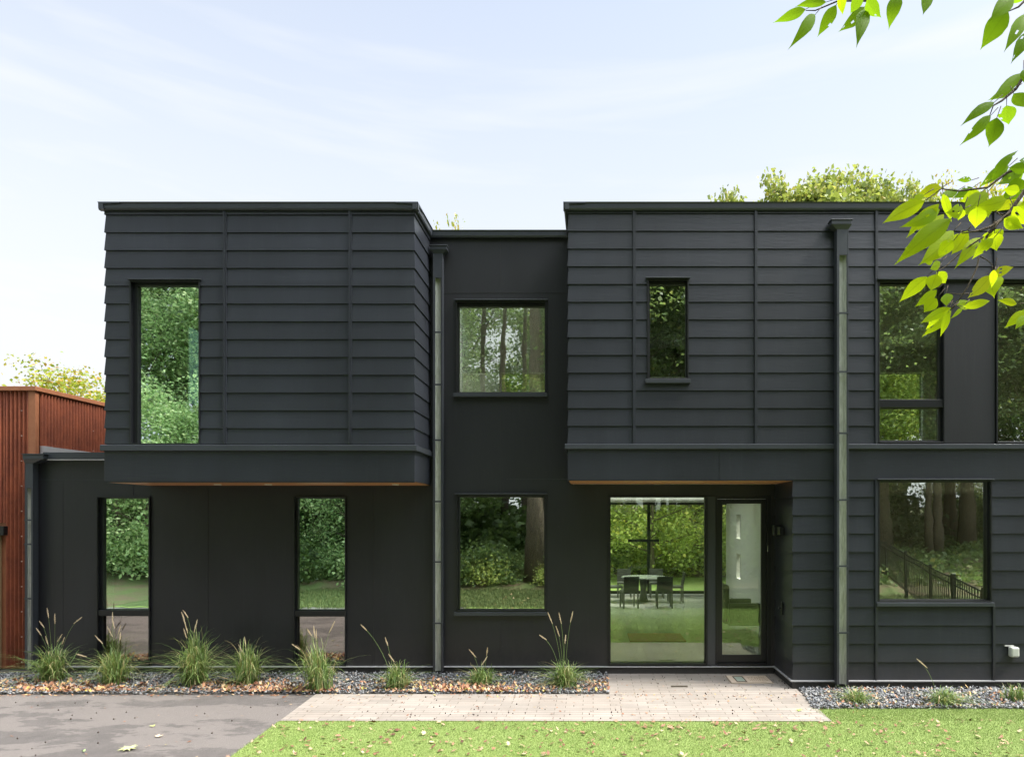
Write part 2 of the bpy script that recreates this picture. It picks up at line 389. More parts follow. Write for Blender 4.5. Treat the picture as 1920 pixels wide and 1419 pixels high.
# battens
for (px, za, zb, pl) in ((422, z0u, ZT-.1, B), (656.5, z0u, ZT-.1, B), (1188, z0u, ZT-.1, B), (1415.5, z0u, ZT-.1, B), (1641, z0u, ZT-.1, B), (1863, oR1[3]+.02, ZT-.1, B),
                         (2040, z0u, ZT-.1, B), (1641, .13, 3.19, B), (1860.5, .13, oWR[2]-.06, B), (1860.5, oWR[3], 3.19, B)):
    x = WX(px, pl); MB().box(x-.014, x+.014, pl-.043, pl+.001, za, zb).box(x+.0142, x+.034, pl-.032, pl+.001, za, zb).build('batten', M['siding'], house, bevel=.002)
# corner trims
for (x, y, za, zb) in ((XR, B, z0u, ZT-.1), (XE, B, .13, 3.19)):
    pass
# parapet caps
prof = [(0, ZT-.112), (-.05, ZT-.112), (-.058, ZT-.107), (-.058, ZT-.098), (-.066, ZT-.09), (-.068, ZT-.012), (-.085, ZT), (.25, ZT+.0), (.25, ZT-.02), (0, ZT-.03)]
def cap(ax, c, sgn, a, b):
    MB().prism([(c-sgn*p if sgn < 0 else c-p, z) if False else (c+(-1 if sgn > 0 else 1)*p, z) for p, z in prof], 0 if ax == 'y' else 1, a, b).build('parapet_cap', M['metal'], house, bevel=.002)
def cap_front(y, a, b, dz=0):
    MB().prism([(y+p, z+dz) for p, z in prof], 0, a, b).build('parapet_cap', M['metal'], house, bevel=.002)
def cap_side(x, sgn, a, b):
    MB().prism([(x-sgn*p, z-.0008) for p, z in prof], 1, a, b).build('parapet_cap', M['metal'], house, bevel=.002)
cap_front(B, XL-.085, XR+.085); cap_side(XR, 1, B-.084, A-.09); cap_side(XL, -1, B-.084, 18.1)
cap_front(A, XR+.0, XW-.0, -.003)
cap_front(B, XW-.085, 9.6); cap_side(XW, -1, B-.084, A-.09)
zc = 3.70
MB().prism([(A, zc-.115), (A-.085, zc-.115), (A-.10, zc-.1), (A-.10, zc), (A+.25, zc+.01), (A+.25, zc-.09), (A, zc-.09)], 0, WX(80, A-.1), XL-.03).build('parapet_cap', M['metal'], house, bevel=.002)
MB().box(WX(80, A-.1), XL-.02, A-.104, A-.0, zc-.128, zc-.1165).build('drip_flashing', M['flash'], house)
# foundation band and galvanised flashing
MB().box(-9.32, XE-.03, A-.02, A-.001, .0, .121).build('foundation_band', M['found'], house)
MB().box(-9.32, XE-.0301, A-.05, A-.001, .1215, .137).build('base_flashing', M['flash'], house)
MB().box(XE-.02, 9.5, B-.024, B-.001, .0, .122).box(XE-.02, XE-.001, B-.001, A-.003, 0, .122).build('foundation_band', M['found'], house)
MB().box(XE-.055, 9.5, B-.055, B-.001, .1225, .14).box(XE-.055, XE-.001, B-.001, A-.003, .1225, .14).build('base_flashing', M['flash'], house)

# windows
def py(v, Y): return WZ(v, Y)
window(*oWL, B, [(WX(256, B), WX(374, B), py(831, B), py(535, B), 'glass_green')], sill=False)
window(*oWS, B, [(WX(1219, B), WX(1286, B), py(708, B), py(533, B), 'glass')])
for o, a, b in ((oR1, 1650, 1763), (oR2, 1871, 1984)):
    window(*o, B, [(WX(a, B), WX(b, B), py(748, B), py(533, B), 'glass'), (WX(a+2, B), WX(b-1, B), py(825, B), py(765, B), 'glass')] if o is oR1 else
           [(WX(a, B), WX(b, B), py(827, B), py(533, B), 'glass')], sill=False, head=False, gl='glass')
window(*oWR, B, [(WX(1650, B), WX(1853, B), py(1124, B), py(904, B), 'glass')])
window(*oL1, A, [(WX(191, A), WX(279, A), py(1142, A), py(934, A), 'glass_green'), (WX(194, A), WX(279, A), py(1240, A), py(1155, A), 'glass_dark')], sill=False, head=False)
window(*oL2, A, [(WX(557, A), WX(646, A), py(1143, A), py(934, A), 'glass_green'), (WX(559, A), WX(644, A), py(1241, A), py(1156, A), 'glass_dark')], sill=False, head=False)
window(*oC1, A, [(WX(861, A), WX(1020, A), py(1142, A), py(932, A), 'glass')])
window(*oC2, A, [(WX(860, A), WX(1021, A), py(735, A), py(574, A), 'glass')])
# entry: fixed light, post and door
e0, e1, ez0, ez1 = oE
xm0, xm1 = WX(1326, A), WX(1341, A)
window(e0, xm0, ez0, ez1, A, [(WX(1145, A), WX(1322, A), py(1243, A), py(932, A), 'glass_clear')], sill=False, head=False)
MB().box(xm0+.001, xm1-.001, A-.02, A+.12, ez0, ez1).build('entry_post', M['metal'], house, bevel=.003)
dm = MB(); dm.box(xm1, xm1+.035, A-.0, A+.1, ez0, ez1).box(e1-.075, e1-.001, A-.0, A+.1, ez0, ez1).box(xm1+.035, e1-.075, A, A+.1, ez1-.045, ez1).box(xm1+.035, e1-.075, A-.03, A+.1, ez0, ez0+.03)
dm.build('door_frame', M['frame'], house, bevel=.003)
dl = (xm1+.037, e1-.077, ez0+.034, ez1-.049); g = (WX(1354, A+.04), WX(1427, A+.04), py(1227, A+.04), py(944, A+.04))
dd = MB(); dd.box(dl[0], g[0], A+.03, A+.08, dl[2], dl[3]).box(g[1], dl[1], A+.03, A+.08, dl[2], dl[3]).box(g[0], g[1], A+.03, A+.08, dl[2], g[2]).box(g[0], g[1], A+.03, A+.08, g[3], dl[3])
door = dd.build('door', M['frame'], house, bevel=.003)
MB().box(g[0]-.003, g[1]+.003, A+.052, A+.058, g[2]-.003, g[3]+.003).build('pane', M['glass_clear'], door)
hx = WX(1439.5, A); chrome = mat('brushed_chrome', (.7,.7,.68), .25, 1)
MB().box(hx-.014, hx+.014, A+.016, A+.03, py(1036, A), py(1020, A)).box(hx-.008, hx+.008, A-.01, A+.016, py(1034, A), py(1022, A)).build('handle', chrome, door, bevel=.004)
# rear glazing of the dining room
rg = MB()
for a, b in ((-.42, -.34), (1.77, 1.87), (4.42, 4.5)): rg.box(a, b, 22.3, 22.42, .14, 3.13)
rg.box(-.34, 1.77, 22.3, 22.42, .14, .24).box(1.87, 4.42, 22.3, 22.42, .14, .24).box(-.34, 1.77, 22.3, 22.42, 3.05, 3.13).box(1.87, 4.42, 22.3, 22.42, 3.05, 3.13)
rw = rg.build('window', M['frame'], house)
for a, b in ((-.34, 1.77), (1.87, 4.42)): MB().box(a-.003, b+.003, 22.36, 22.366, .237, 3.053).build('pane', glass('thin_glass', (1,1,1), (.98,1,.98), .0), rw)
# wall light, spigot, outlet
MB().box(XE-.13, XE-.02, A-.40, A-.28, py(1004, A-.3), py(984, A-.3)).box(XE-.10, XE-.03, A-.60, A-.44, py(1002, A-.5), py(988, A-.5)).build('wall_light', M['frame'], house, bevel=.006)
MB().box(XE-.045, XE-.02, A-.52, A-.43, py(1152, A-.5), py(1128, A-.5)).tube([(XE-.045, A-.47, py(1140, A-.5)), (XE-.085, A-.47, py(1140, A-.5))], [.016, .02], 10).build('spigot', M['frame'], house)
ox, oz = WX(1895, B), WZ(1219, B)
oc = MB().box(ox-.06, ox+.07, B-.12, B-.02, oz-.085, oz+.07).build('outlet_cover', mat('grey_plastic', (.5,.52,.47), .35), house, bevel=.025)
MB().box(ox-.11, ox+.03, B-.035, B-.015, oz+.07, oz+.086).build('outlet_hood', mat('grey_plastic_edge', (.5,.5,.48), .4), oc)

def downspout(px0, px1, yf, ztop, zbot, zch, straps, head):
    x0, x1 = WX(px0, yf-.1), WX(px1, yf-.1); y0, y1 = yf-.15, yf-.032
    t = .012
    b = MB().box(x0, x0+t, y0, y1, zbot, ztop).box(x1-t, x1, y0, y1, zbot, ztop).box(x0+t, x1-t, y1-.012, y1, zbot, ztop)
    b.box(x0+t, x1-t, y0+.002, y0+.014, zch, ztop)                      # closed upper length
    b.box(x0+t, x0+t+.026, y0+.002, y0+.012, zbot, zch).box(x1-t-.018, x1-t, y0+.002, y0+.012, zbot, zch)
    d = b.build('downspout', M['metal'], house, bevel=.002)
    li = MB(); n = 24
    xa, xb = x0+t+.001, x1-t-.001
    for i in range(n):
        a0, a1 = i/n, (i+1)/n
        yy = lambda s: y0+.03+.05*math.sin(math.pi*s)**.6 if 0 < s < 1 else y0+.03
        li.quad((xa+(xb-xa)*a0, yy(a0), zbot+.004), (xa+(xb-xa)*a1, yy(a1), zbot+.004), (xa+(xb-xa)*a1, yy(a1), zch+.1), (xa+(xb-xa)*a0, yy(a0), zch+.1))
    li.build('liner', M['chan'], d, smooth=True)
    for s in straps:
        z = WZ(s, y0); MB().box(x0-.004, x1+.004, y0-.006, y0+.004, z-.013, z+.013).build('strap', M['metal'], d)
    hx0, hx1, hz0, hz1, proj = head
    h = MB(); o_ = .03
    h.box(hx0, hx1, y1-.145-proj, y1+.0, (hz0+hz1)/2, hz1)
    h.v += [(x0,y0,hz0), (x1,y0,hz0), (x1,y1,hz0), (x0,y1,hz0), (hx0,y1-.145-proj,(hz0+hz1)/2-.0005), (hx1,y1-.145-proj,(hz0+hz1)/2-.0005), (hx1,y1,(hz0+hz1)/2-.0005), (hx0,y1,(hz0+hz1)/2-.0005)]
    i = len(h.v)-8; h.f += [tuple(i+k for k in q) for q in ((0,1,5,4),(1,2,6,5),(2,3,7,6),(3,0,4,7),(0,3,2,1))]
    h.box(hx0-.012, hx1+.012, y1-.157-proj, y1, hz1+.0005, hz1+.016)
    h.build('hopper_head', M['metal'], d, bevel=.003)
downspout(813, 831, A, WZ(468, A-.1), WZ(1258, A-.1), WZ(521, A-.15), [623, 721, 825, 940, 1053, 1168], (WX(805, A-.2), WX(837, A-.2), WZ(473, A-.2), WZ(460, A-.2), .0))
downspout(1567, 1589, B, WZ(430, B-.1), WZ(1283, B-.1), WZ(478, B-.15), [587, 697, 812, 937, 1061, 1186], (WX(1560, B-.2), WX(1598, B-.2), WZ(427, B-.2), WZ(412, B-.2), .01))
downspout(51, 66, A, WZ(866, A-.1), WZ(1254, A-.1), WZ(915, A-.15), [975, 1020, 1122, 1222], (WX(42, A-.2), WX(81, A-.2), WZ(868, A-.2), WZ(852, A-.2), .02))

# ------------------------------------------------------------------ rusted corrugated building
RY, RX, RZ = 11.75, -9.60, WZ(733, 11.75)
shed = empty('corrugated_building', (RX-3, RY, 0), label='rust-red corrugated steel building left of the black house', cat='building')
def P_(o):  # parts are written in world coordinates
    o.parent = shed; o.matrix_parent_inverse = Matrix.Translation((-(RX-3), -RY, 0)); return o
def corrug(ax, c, sgn, a, b, z0, z1, gaps=()):
    pitch, amp = .072, .03; k = 10; n = int((b-a)/pitch*k); us = [a+(b-a)*i/n for i in range(n+1)]
    v, f = [], []
    for u in us:
        w_ = c+sgn*amp*math.cos(2*math.pi*(u-a)/pitch)
        for z in (z0, z1): v.append((u, w_, z) if ax == 'y' else (w_, u, z))
    for i in range(n): f.append((2*i, 2*i+2, 2*i+3, 2*i+1))
    return P_(mesh_obj('corrugated_wall', v, f, M['rust'], None, smooth=True))
xdoor = WX(3, RY)
corrug('y', RY, -1, xdoor+.1, RX-.11, .04, RZ); corrug('y', RY, -1, -13, xdoor+.1, WZ(980, RY), RZ)
corrug('x', RX, 1, RY+.06, 20, 3.5, RZ)
P_(MB().box(-13, RX-.02, RY+.02, 20, .02, RZ-.02).build('wall_core', M['rust_trim']))
P_(MB().box(RX-.11, RX+.018, RY-.018, RY+.06, .03, RZ).build('corner_trim', M['rust_trim'], bevel=.004))
P_(MB().box(-13, RX+.05, RY-.05, RY+.1, RZ+.001, RZ+.075).box(RX-.06, RX+.05, RY+.1005, 20, RZ+.0008, RZ+.0745).build('roof_trim', M['rust_trim'], bevel=.004))
P_(MB().box(-13, RX-.05, RY+.05, 20, RZ-.019, RZ+.0005).build('roof', rm))
P_(MB().box(RX-.02, RX+.06, RY+.1, 18, 3.5, 3.86).build('flashing', M['flash']))
P_(MB().box(-13, WX(8.5, RY-.08), RY-.1, RY-.015, WZ(1003, RY), WZ(986, RY)).build('lintel', M['frame'], bevel=.004))
P_(MB().box(-13, WX(4.5, RY), RY-.05, RY-.014, .04, WZ(1003, RY)-.002).build('door', M['wood'], bevel=.004))
for py_ in range(770, 1250, 47):
    P_(MB().tube([(WX(42, RY), RY-.022, WZ(py_, RY)), (WX(42, RY), RY-.008, WZ(py_, RY))], [.009, .011], 6).build('screw', M['screw']))
for Yy in (12.1, 12.6, 13.1):
    for z in (3.9, 4.28): P_(MB().tube([(RX+.022, Yy, z), (RX+.008, Yy, z)], [.009, .011], 6).build('screw', M['screw']))

# ------------------------------------------------------------------ ground surfaces
def terr(x, y):
    h = 0.
    if y < -1.5:
        t = -1.5-y; h += min(t, 25)*.085+.35*min(1, max(0, t-1)/4)
    if y > 30: h += min(y-30, 60)*.16
    h += max(0, min(abs(x)-14, 40))*.05
    return h
gm = mat('forest_floor', (.1,.08,.04), .95)
c = mixc(gm, ramp(gm, noise(gm, 1.1, 6, .65), [(.42, (0,0,0)), (.6, (1,1,1))]), (.13,.095,.055), (.09,.13,.035))
c = mixc(gm, ramp(gm, noise(gm, 25, 5, .7), [(.55, (0,0,0)), (.7, (.7,.7,.7))]), c, (.27,.19,.11))
L(gm, c, base(gm))
nx, ny = 90, 110
gx = np.concatenate([-np.geomspace(600, 40, 12), np.linspace(-36, 36, 66), np.geomspace(40, 600, 12)]); gy = np.concatenate([-np.geomspace(600, 44, 12), np.linspace(-40, 70, 90), np.geomspace(76, 700, 12)])
V = np.array([(x, y, terr(x, y)-.012) for y in gy for x in gx]); nx = len(gx)
Fa = np.array([(j*nx+i, j*nx+i+1, (j+1)*nx+i+1, (j+1)*nx+i) for j in range(len(gy)-1) for i in range(nx-1)])
tag(idx_mesh('ground', V, Fa, gm, smooth=True), 'ground of leaf litter and moss around the house', kind='structure')

am = mat('asphalt', (.1,.09,.085), .85)
n1 = noise(am, .6, 9, .68, (.75, 1.5, 1)); n2 = noise(am, 160, 3, .7); n3 = noise(am, 4, 6, .7)
c = mixc(am, ramp(am, n1, [(.505, (0,0,0)), (.525, (1,1,1))]), (.22,.197,.182), (.105,.096,.091))  # darker patches shaped by noise
c = mixc(am, ramp(am, n3, [(.35, (.55,.55,.55)), (.65, (0,0,0))]), c, (.195,.175,.165))
c = mixc(am, ramp(am, n2, [(.35, (.6,.6,.6)), (.62, (0,0,0))]), c, (.07,.062,.058))
c = mixc(am, ramp(am, noise(am, 420, 2, .6), [(.6, (0,0,0)), (.68, (.55,.55,.55))]), c, (.5,.46,.43))
L(am, c, base(am)); bump(am, n2, .9, .012)
def sheet(name, pts, z, mt, label, kind='structure'):
    me = mesh_obj(name, [(x, y, z) for x, y in pts], [tuple(range(len(pts)))], mt); return tag(me, label, kind=kind)
D1, D2 = F*EYE/330, F*EYE/380         # bed edge, lawn edge
xk1, xk2 = WX(591, D1), WX(523, D2)
slope = (xk2-xk1)/(D2-D1); kx = lambda y: xk1+slope*(y-D1) if y > 2.9 else -16.
sheet('driveway', [(-30, 3), (kx(3), 3), (kx(D1), D1), (-9.0, D1+.06), (-12, D1+.1), (-30, D1+.1)], -.004+.004, am, 'dark asphalt driveway with darker patches')
# lawn
lm = mat('lawn_turf', (.2,.33,.06), .8)
c = mixc(lm, noise(lm, 2.2, 5, .6), (.24,.32,.08), (.34,.42,.135)); c = mixc(lm, ramp(lm, noise(lm, 120, 4, .7), [(.35, (.7,.7,.7)), (.6, (0,0,0))]), c, (.1,.2,.03)); c = mixc(lm, ramp(lm, noise(lm, .9, 5, .7), [(.45, (0,0,0)), (.7, (.5,.5,.5))]), c, (.20,.30,.06))
L(lm, c, base(lm)); bump(lm, noise(lm, 150, 3, .7), .8, .02)
bx0 = WX(1493, F*EYE/318)
DG = F*EYE/357
pe = (WX(1562, F*EYE/383), F*EYE/383)
o = mesh_obj('lawn', [], [], lm)
ly = [-2.2, -1, 1, 2.899, 2.901, 5, 7, D2]; rows = []
v, f = [], []
for y in ly:
    xs = [kx(y)+(14-kx(y))*i/12 for i in range(13)]
    v += [(x, y, .004) for x in xs]
for j in range(len(ly)-1):
    for i in range(12): f.append((j*13+i, j*13+i+1, (j+1)*13+i+1, (j+1)*13+i))
k = len(v); v += [(pe[0], D2+.0, .004), (14, D2, .004), (14, DG, .004), (pe[0]-.10, DG, .004)]; f.append((k, k+1, k+2, k+3))
me = bpy.data.meshes.new('lawn'); me.from_pydata(v, [], f); me.materials.append(lm); o.data = me
tag(o, 'short bright green lawn in front of the house', kind='structure')
bl = sheet('lawn', [(-14, 22.7), (16, 22.7), (20, 31), (-16, 31)], .03, lm, 'green lawn behind the house')
rg_ = mat('rough_grass_shade_tint', (.1,.16,.04), .9); L(rg_, mixc(rg_, ramp(rg_, noise(rg_, 3, 7, .7), [(.35, (0,0,0)), (.65, (1,1,1))]), (.06,.095,.025), (.14,.18,.05)), base(rg_)); bump(rg_, noise(rg_, 40, 5, .7), 1, .04)  # the shade of the trees is put into this grass colour
sheet('grass_strip', [(-16, -2.4), (14, -2.4), (14, 3.4), (-16, 2.6)], .012, rg_, 'rough grass at the wood edge, coloured darker for tree shade')
# paving
pm = mat('pavers', (.4,.34,.3), .75)
tc = N(pm, 'ShaderNodeTexCoord'); br = N(pm, 'ShaderNodeTexBrick'); br.offset = .37; br.squash = 1
for k_, v_ in (('Scale', 1.), ('Mortar Size', .0045), ('Mortar Smooth', .2), ('Bias', 0), ('Brick Width', .38), ('Row Height', .105)): br.inputs[k_].default_value = v_
br.inputs['Color1'].default_value = (.40,.36,.32,1); br.inputs['Color2'].default_value = (.31,.285,.255,1); br.inputs['Mortar'].default_value = (.13,.10,.08,1)
L(pm, tc.outputs['Object'], br.inputs['Vector'])
c = mixc(pm, .5, br.outputs[0], ramp(pm, noise(pm, 1.2, 5, .6), [(.3, (.55,.5,.46)), (.7, (1,1,1))]), 'MULTIPLY')
c = mixc(pm, ramp(pm, noise(pm, 70, 4, .7), [(.3, (.45,.45,.45)), (.55, (0,0,0))]), c, (.24,.2,.17))
L(pm, c, base(pm)); bump(pm, br.outputs['Fac'], .5, -.006)
xs_ = WX(1141, 10.6)
sheet('path', [(kx(D1-.0)+.01, D1), (kx(D2)+.01, D2), (pe[0], D2-.02), (bx0-.02, F*EYE/318), (XE+.0, B-.02), (XE+0, A), (xs_, A), (xs_, D1)], .012, pm, 'pale plank paving leading to the front door')
MB().box(0,0,0,0,0,0)
dg = F*EYE/316
gr = MB()
for i in range(12): x = WX(1259, dg)+i*.021; gr.box(x, x+.013, dg-.028, dg+.028, .013, .0185)
gr.box(WX(1259, dg)-.008, WX(1259, dg)+.252, dg-.036, dg-.0285, .013, .019).box(WX(1259, dg)-.008, WX(1259, dg)+.252, dg+.0285, dg+.036, .013, .019)
tag(gr.build('drain_grate', mat('grate_bronze', (.12,.1,.07), .5, .5)), 'small bronze slot drain grate set in the paving', 'drain')
# gravel bed base
bm_ = mat('bed_soil', (.06,.055,.05), .95)
sheet('gravel_bed', [(-12, D1-.01), (xs_, D1-.01), (xs_, A), (-12, A+.4)], -.006+.012, bm_, 'soil under the slate chip bed')
sheet('gravel_bed', [(bx0, F*EYE/318), (pe[0]-.12, DG), (14, DG), (14, B), (XE, B)], .006, bm_, 'soil under the slate chip bed')
# slate chips
stm = mat('slate_chips', (.2,.21,.23), .7)
L(stm, ramp(stm, isl(stm), [(0, (.1,.103,.11)), (.45, (.2,.21,.225)), (.75, (.30,.31,.325)), (.93, (.4,.39,.37)), (1, (.4,.31,.23))]), base(stm))
def chips(name, pts_xy, label):
    n = len(pts_xy)
    octv = np.array([(1,0,0),(-1,0,0),(0,1,0),(0,-1,0),(0,0,1),(0,0,-1.)]); octf = np.array([(0,2,4),(2,1,4),(1,3,4),(3,0,4),(2,0,5),(1,2,5),(3,1,5),(0,3,5)])
    s = RNG.uniform(.012, .032, (n,1,1))*np.stack([RNG.uniform(.8,1.5,n), RNG.uniform(.5,1.,n), RNG.uniform(.25,.6,n)], 1)[:,None,:]
    v = (octv[None]*(1+RNG.uniform(-.3,.3,(n,6,1))))*s
    e = RNG.uniform(0, 2*math.pi, (n,3)); e[:,0] = RNG.normal(0,.6,n); e[:,1] = RNG.normal(0,.6,n)
    cx, sx, cy_, sy, cz, sz = np.cos(e[:,0]), np.sin(e[:,0]), np.cos(e[:,1]), np.sin(e[:,1]), np.cos(e[:,2]), np.sin(e[:,2])
    Rm = np.zeros((n,3,3)); Rm[:,0,0]=cz*cy_; Rm[:,0,1]=cz*sy*sx-sz*cx; Rm[:,0,2]=cz*sy*cx+sz*sx; Rm[:,1,0]=sz*cy_; Rm[:,1,1]=sz*sy*sx+cz*cx; Rm[:,1,2]=sz*sy*cx-cz*sx; Rm[:,2,0]=-sy; Rm[:,2,1]=cy_*sx; Rm[:,2,2]=cy_*cx
    v = np.einsum('nij,nkj->nki', Rm, v)
    v[:,:,0] += pts_xy[:,0,None]; v[:,:,1] += pts_xy[:,1,None]; v[:,:,2] += RNG.uniform(.008,.05,(n,1))
    Fa = (octf[None]+np.arange(n)[:,None,None]*6).reshape(-1,3)
    return tag(idx_mesh(name, v.reshape(-1,3), Fa, stm), label, 'gravel', kind='stuff')
p = np.stack([RNG.uniform(-11, xs_-.01, 11500), RNG.uniform(D1+.0, A-.03, 11500)], 1)
chips('slate_chips', p, 'blue grey slate chips bedded along the black wall')
q = np.stack([RNG.uniform(bx0-.1, 8.3, 7500), RNG.uniform(DG-.02, B-.04, 7500)], 1)
xe = bx0+(pe[0]-.1-bx0)*(F*EYE/318-q[:,1])/(F*EYE/318-DG); q = q[q[:,0] > xe+.03]
chips('slate_chips', q, 'blue grey slate chips between lawn and right wing wall')
# turf blades
tbm = mat('turf_blades', (.25,.4,.07), .6)
L(tbm, ramp(tbm, isl(tbm), [(0, (.14,.22,.045)), (.5, (.28,.37,.10)), (.93, (.43,.5,.2)), (1, (.5,.45,.26))]), base(tbm))
L(tbm, mixc(tbm, ramp(tbm, noise(tbm, 1.6, 5, .7), [(.4, (.0,.0,.0)), (.65, (.45,.45,.45))]), base(tbm).links[0].from_socket, (.17,.29,.06)), base(tbm))
def blades(n, x0, x1, y0, y1, h, wd_, test):
    x = RNG.uniform(x0, x1, n); y = RNG.uniform(y0, y1, n); k = test(x, y); x, y = x[k], y[k]; n = len(x)
    a = RNG.uniform(0, 2*math.pi, n); hh = h*RNG.uniform(.6, 1.2, n); t = RNG.normal(0, .3, (n,2))*hh[:,None]
    V = np.zeros((n,3,3)); V[:,0] = np.stack([x-np.cos(a)*wd_, y-np.sin(a)*wd_, np.full(n,.004)], 1); V[:,1] = np.stack([x+np.cos(a)*wd_, y+np.sin(a)*wd_, np.full(n,.004)], 1)
    V[:,2] = np.stack([x+t[:,0], y+t[:,1], .004+hh], 1); return V.reshape(-1,3)
Vb = np.concatenate([blades(230000, -5, 7.6, 7.0, D2+.03, .018, .0018, lambda x, y: (x > xk1+slope*(y-D1)-.03+.05*RNG.random(len(x))) & (y < D2-.01+.035*RNG.random(len(x))**2)),
                     blades(42000, 2.9, 7.6, D2, DG+.02, .018, .002, lambda x, y: x > pe[0]-.1*(y-D2)/(DG-D2)+.01),
                     blades(40000, -4, 12, 3.2, 7.0, .04, .005, lambda x, y: (x > xk1+slope*(y-D1)+.01))])
rgm = mat('rough_blades_shade_tint', (.1,.2,.04), .7); L(rgm, ramp(rgm, isl(rgm), [(0, (.045,.08,.02)), (.6, (.11,.15,.035)), (1, (.26,.26,.09))]), base(rgm))  # blade colours carry the same painted tree shade
tag(np_mesh('wild_grass', blades(70000, -12, 12, -2.6, 3.4, .09, .007, lambda x, y: x > -99), 3, rgm), 'uneven grass at the wood edge, coloured darker for tree shade', 'grass', kind='stuff')
tag(np_mesh('turf_grass', Vb, 3, tbm), 'short turf grass blades of the front lawn', 'grass', kind='stuff')

# fallen leaves
flm = mat('fallen_leaf', (.4,.2,.08), .7)
L(flm, ramp(flm, isl(flm), [(0, (.13,.06,.035)), (.3, (.30,.13,.07)), (.6, (.44,.24,.13)), (.85, (.56,.40,.26)), (.95, (.60,.42,.10)), (1, (.34,.38,.10))]), base(flm))
lwm = mat('lawn_leaf', (.4,.2,.08), .8)
L(lwm, ramp(lwm, isl(lwm), [(0, (.09,.04,.025)), (.5, (.26,.12,.07)), (.85, (.42,.27,.18)), (1, (.5,.4,.26))]), base(lwm))
def leaf_litter(name, XY, z, s0, s1, label, tilt=.35, mt=flm):
    n = len(XY); T = []
    prof = [(0,-1),(.35,-.45),(.8,-.5),(.5,0),(.75,.45),(.3,.4),(0,1),(-.3,.4),(-.75,.45),(-.5,0),(-.8,-.5),(-.35,-.45)]
    pr = np.array(prof); K = len(prof); V = np.zeros((n,K,3)); s = RNG.uniform(s0, s1, n); asp = RNG.uniform(.35, 1, n)
    base_ = np.repeat(pr[None], n, 0)*np.stack([asp, np.ones(n)], 1)[:,None,:]*s[:,None,None]*(1+RNG.uniform(-.2,.2,(n,K,1)))
    a = RNG.uniform(0, 2*math.pi, n); ca, sa = np.cos(a)[:,None], np.sin(a)[:,None]
    curl = RNG.uniform(-.1, .9, n)[:,None]
    zz = curl*(base_[:,:,0]**2+.4*base_[:,:,1]**2)/s[:,None]*.8
    x = base_[:,:,0]*ca-base_[:,:,1]*sa; y = base_[:,:,0]*sa+base_[:,:,1]*ca
    tl = RNG.normal(0, tilt, (n,2)); zz = zz+x*tl[:,:1]+y*tl[:,1:]; zz -= zz.min(1, keepdims=True)
    V[:,:,0] = x+XY[:,:1]; V[:,:,1] = y+XY[:,1:2]; V[:,:,2] = zz+z
    return tag(np_mesh(name, V.reshape(-1,3), K, mt), label, 'leaves', kind='stuff')
n = 7500; x = RNG.uniform(-10.6, xs_, n); yy = D1+.02+np.abs(RNG.normal(0, .36, n)); k = (yy < A-.08) & (RNG.random(n) < .2+.8*np.clip(np.sin(x*2.1+np.sin(yy*6))*.6+.5, 0, 1)); 
leaf_litter('fallen_leaves', np.stack([x[k], yy[k]], 1), .042, .015, .036, 'brown autumn leaves drifted over the slate bed', .5)
x = np.concatenate([RNG.uniform(-4.5, 7.5, 950), RNG.normal(5.0, .25, 22), RNG.normal(.95, .12, 14), RNG.normal(2.3, .9, 40)]); yy = np.concatenate([RNG.uniform(7.2, D2, 950), RNG.normal(8.75, .05, 22), RNG.normal(8.45, .04, 14), RNG.uniform(8.1, 8.7, 40)])
k = (x > xk1+.15) & (yy < D2-.02)
leaf_litter('fallen_leaves', np.stack([x[k], yy[k]], 1), .022, .014, .042, 'tan leaves scattered over the front lawn', .3, lwm)
n = 260; x = RNG.uniform(kx(D2), 3.4, n); yy = RNG.uniform(D2+.03, D1-.02, n); yy[120:] = D1-np.abs(RNG.normal(0, .16, n-120)); x2 = RNG.uniform(.3, 3.0, 110); y2 = RNG.uniform(D2, 11.3, 110)
P2 = np.concatenate([np.stack([x, yy], 1)[(x > xk1+.2)], np.stack([x2, y2], 1), np.stack([RNG.normal(-1.2,.35,70), RNG.normal(9.95,.08,70)], 1), np.stack([RNG.uniform(2.4,3.9,24), RNG.uniform(8.76,9.2,24)], 1)])
leaf_litter('fallen_leaves', P2[P2[:,1] > D2+.02], .014, .009, .026, 'small brown leaves on the pale paving', .25)
n = 330; x = RNG.uniform(-10, -3, n); yy = RNG.uniform(7.2, D1, n); yy[60:] = D1-np.abs(RNG.normal(0, .07, n-60)); k = x < xk1-.05
leaf_litter('fallen_leaves', np.stack([x[k], yy[k]], 1), .005, .012, .03, 'pale leaves on the asphalt driveway', .2)
n = 700; x = RNG.uniform(3.3, 8, n); yy = RNG.uniform(DG, B-.1, n); yy[150:260] = DG+np.abs(RNG.normal(0,.08,110)); k = x > pe[0]-.5+.0*yy
leaf_litter('fallen_leaves', np.stack([x[k], yy[k]], 1), .04, .014, .032, 'brown leaves among the slate chips of the right bed', .5)
n = 900; leaf_litter('fallen_leaves', np.stack([RNG.uniform(-3, 9, n), RNG.uniform(-2, 7, n)], 1), .028, .02, .045, 'fallen leaves on the lawn near the woods', .3)
n = 2600; XY = np.stack([RNG.uniform(-14, 16, n), RNG.uniform(-6, -1.9, n)], 1)
